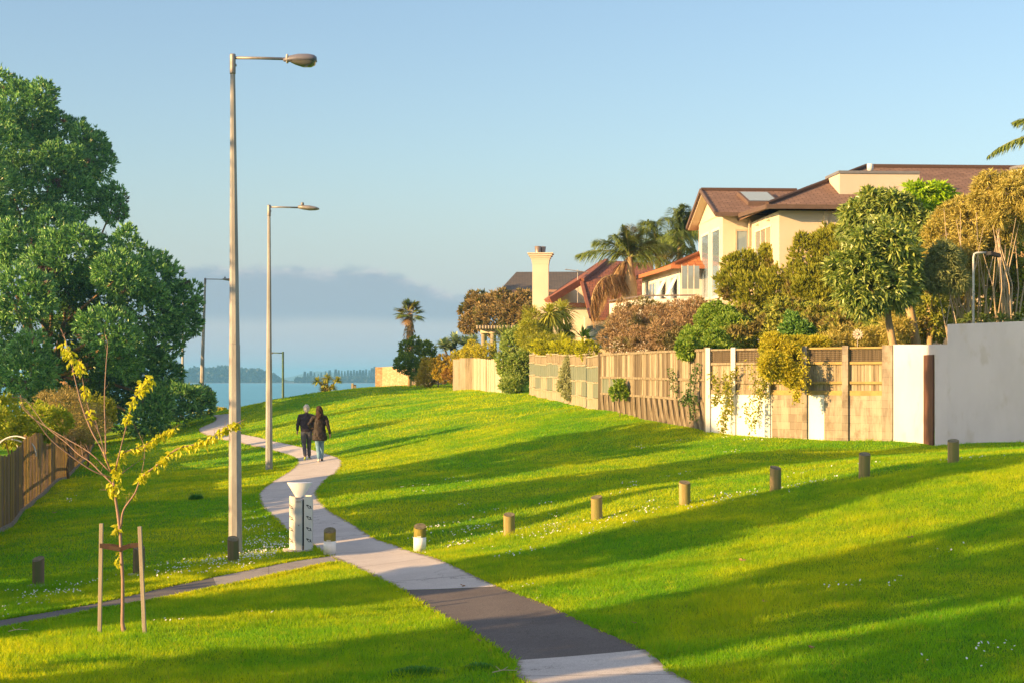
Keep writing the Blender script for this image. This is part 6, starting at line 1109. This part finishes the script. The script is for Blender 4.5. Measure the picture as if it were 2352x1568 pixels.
daisies([(580, 1275, 40, 14, 420), (600, 1250, 30, 12, 200), (500, 1290, 60, 9, 260), (400, 1310, 50, 8, 110), (130, 1350, 70, 10, 160), (40, 1390, 60, 14, 90), (640, 1262, 20, 10, 90), (600, 1210, 30, 12, 90), (60, 1420, 40, 6, 30), (1080, 1240, 40, 14, 130), (1110, 1195, 60, 14, 70), (1020, 1210, 50, 20, 60), (1280, 1210, 60, 8, 130), (1470, 1180, 60, 7, 110), (1680, 1145, 60, 6, 90), (1880, 1118, 60, 5, 60), (1300, 1170, 90, 16, 50),
 (1500, 1110, 50, 8, 40), (1860, 1085, 50, 8, 30), (2240, 1060, 50, 8, 30), (950, 1120, 60, 10, 40), (1600, 1025, 60, 6, 40), (1740, 1022, 60, 6, 40), (1180, 1270, 80, 8, 30), (2200, 1530, 90, 14, 26), (2320, 1500, 30, 10, 8), (1930, 1345, 40, 6, 16), (2180, 1275, 60, 6, 14), (170, 1150, 30, 6, 30), (550, 1180, 30, 14, 40), (800, 1400, 200, 40, 20), (1350, 1350, 80, 10, 12), (2050, 1340, 30, 6, 8)])
# fallen leaves and twigs
m_lf = leafmat('fallen_leaf', (.25, .12, .06), (.45, .30, .18), .2)
for x, y, s_, lab in [(1060, 1352, .06, 'small pale leaf on the lit start of the asphalt band of the path'), (1098, 1480, .05, 'small leaf on the lawn just left of the asphalt'), (1755, 1390, .06, 'pale curled leaf in the dark shade of the right lawn'), (1862, 1505, .05, 'small bleached leaf low in the shaded lawn, farthest right of the fallen ones'),
    (1703, 1293, .07, 'dark curled leaf on the sunny strip right of the path'), (1455, 1440, .05, 'leaf lying beside the right edge of the asphalt'), (122, 1180, .09, 'dark clod-like leaf on the shaded lawn near the left fence'), (2090, 1240, .06, 'reddish leaf on the sunny lawn below the right end of the bollards')]:
    q = hit(x, y); P = np.array([[0, 0, .0], [.01, .005, .004]]); o_ = leaves('fallen_leaf', P, np.array([[1, .3, .15], [-.6, .8, .2]]), s_, s_ * .6, m_lf); o_.location = (q[0], q[1], G(*q) + .045); tag(o_, lab, 'leaf', 'fallen leaves on lawn and path')
for x, y, lab in ((1215, 1555, 'forked dry twig at the left edge of the near path'), (38, 1458, 'forked pale twig on the grass near the left edge')):
    q = hit(x - 60 if x > 1000 else x, y); mb = MB(); mb.tube([(-.1, 0, 0), (0, .02, .02), (.14, .03, .015)], [.006, .005, .002], 5); mb.tube([(0, .02, .02), (.05, .09, .04)], [.004, .002], 5); mb.tube([(-.02, .015, .015), (-.07, .06, .05)], [.004, .002], 5); o_ = mb.build('twig', plain('dry_twig', (.5, .38, .26))); o_.location = (q[0], q[1], G(*q) + .05); tag(o_, lab, 'twig')
# yellow shore flowers
shrub('shore_flowers', 'low yellow-flowering plant at the far end of the path above the sea', 'plant', [LB(492, 946, 112, 14, 7), LB(510, 945, 112, 8, 6)], 300, 4, .18, .1, m_yel, 1, r0=.02)
# ---------------------------------------------------------------- haze over the water
hm = bpy.data.materials.new('haze'); hm.use_nodes = True; t = hm.node_tree; t.nodes.clear(); o = nd(t, 'ShaderNodeOutputMaterial'); v = nd(t, 'ShaderNodeVolumePrincipled')
v.inputs['Color'].default_value = (.22, .58, 1, 1); v.inputs['Density'].default_value = .00027; v.inputs['Anisotropy'].default_value = .0; t.links.new(v.outputs[0], o.inputs['Volume'])
mb = MB(); mb.box((0, 3500, 18.5), (9000, 9000, 43)); hz_o = mb.build('haze', hm); tag(hz_o, kind='stuff')
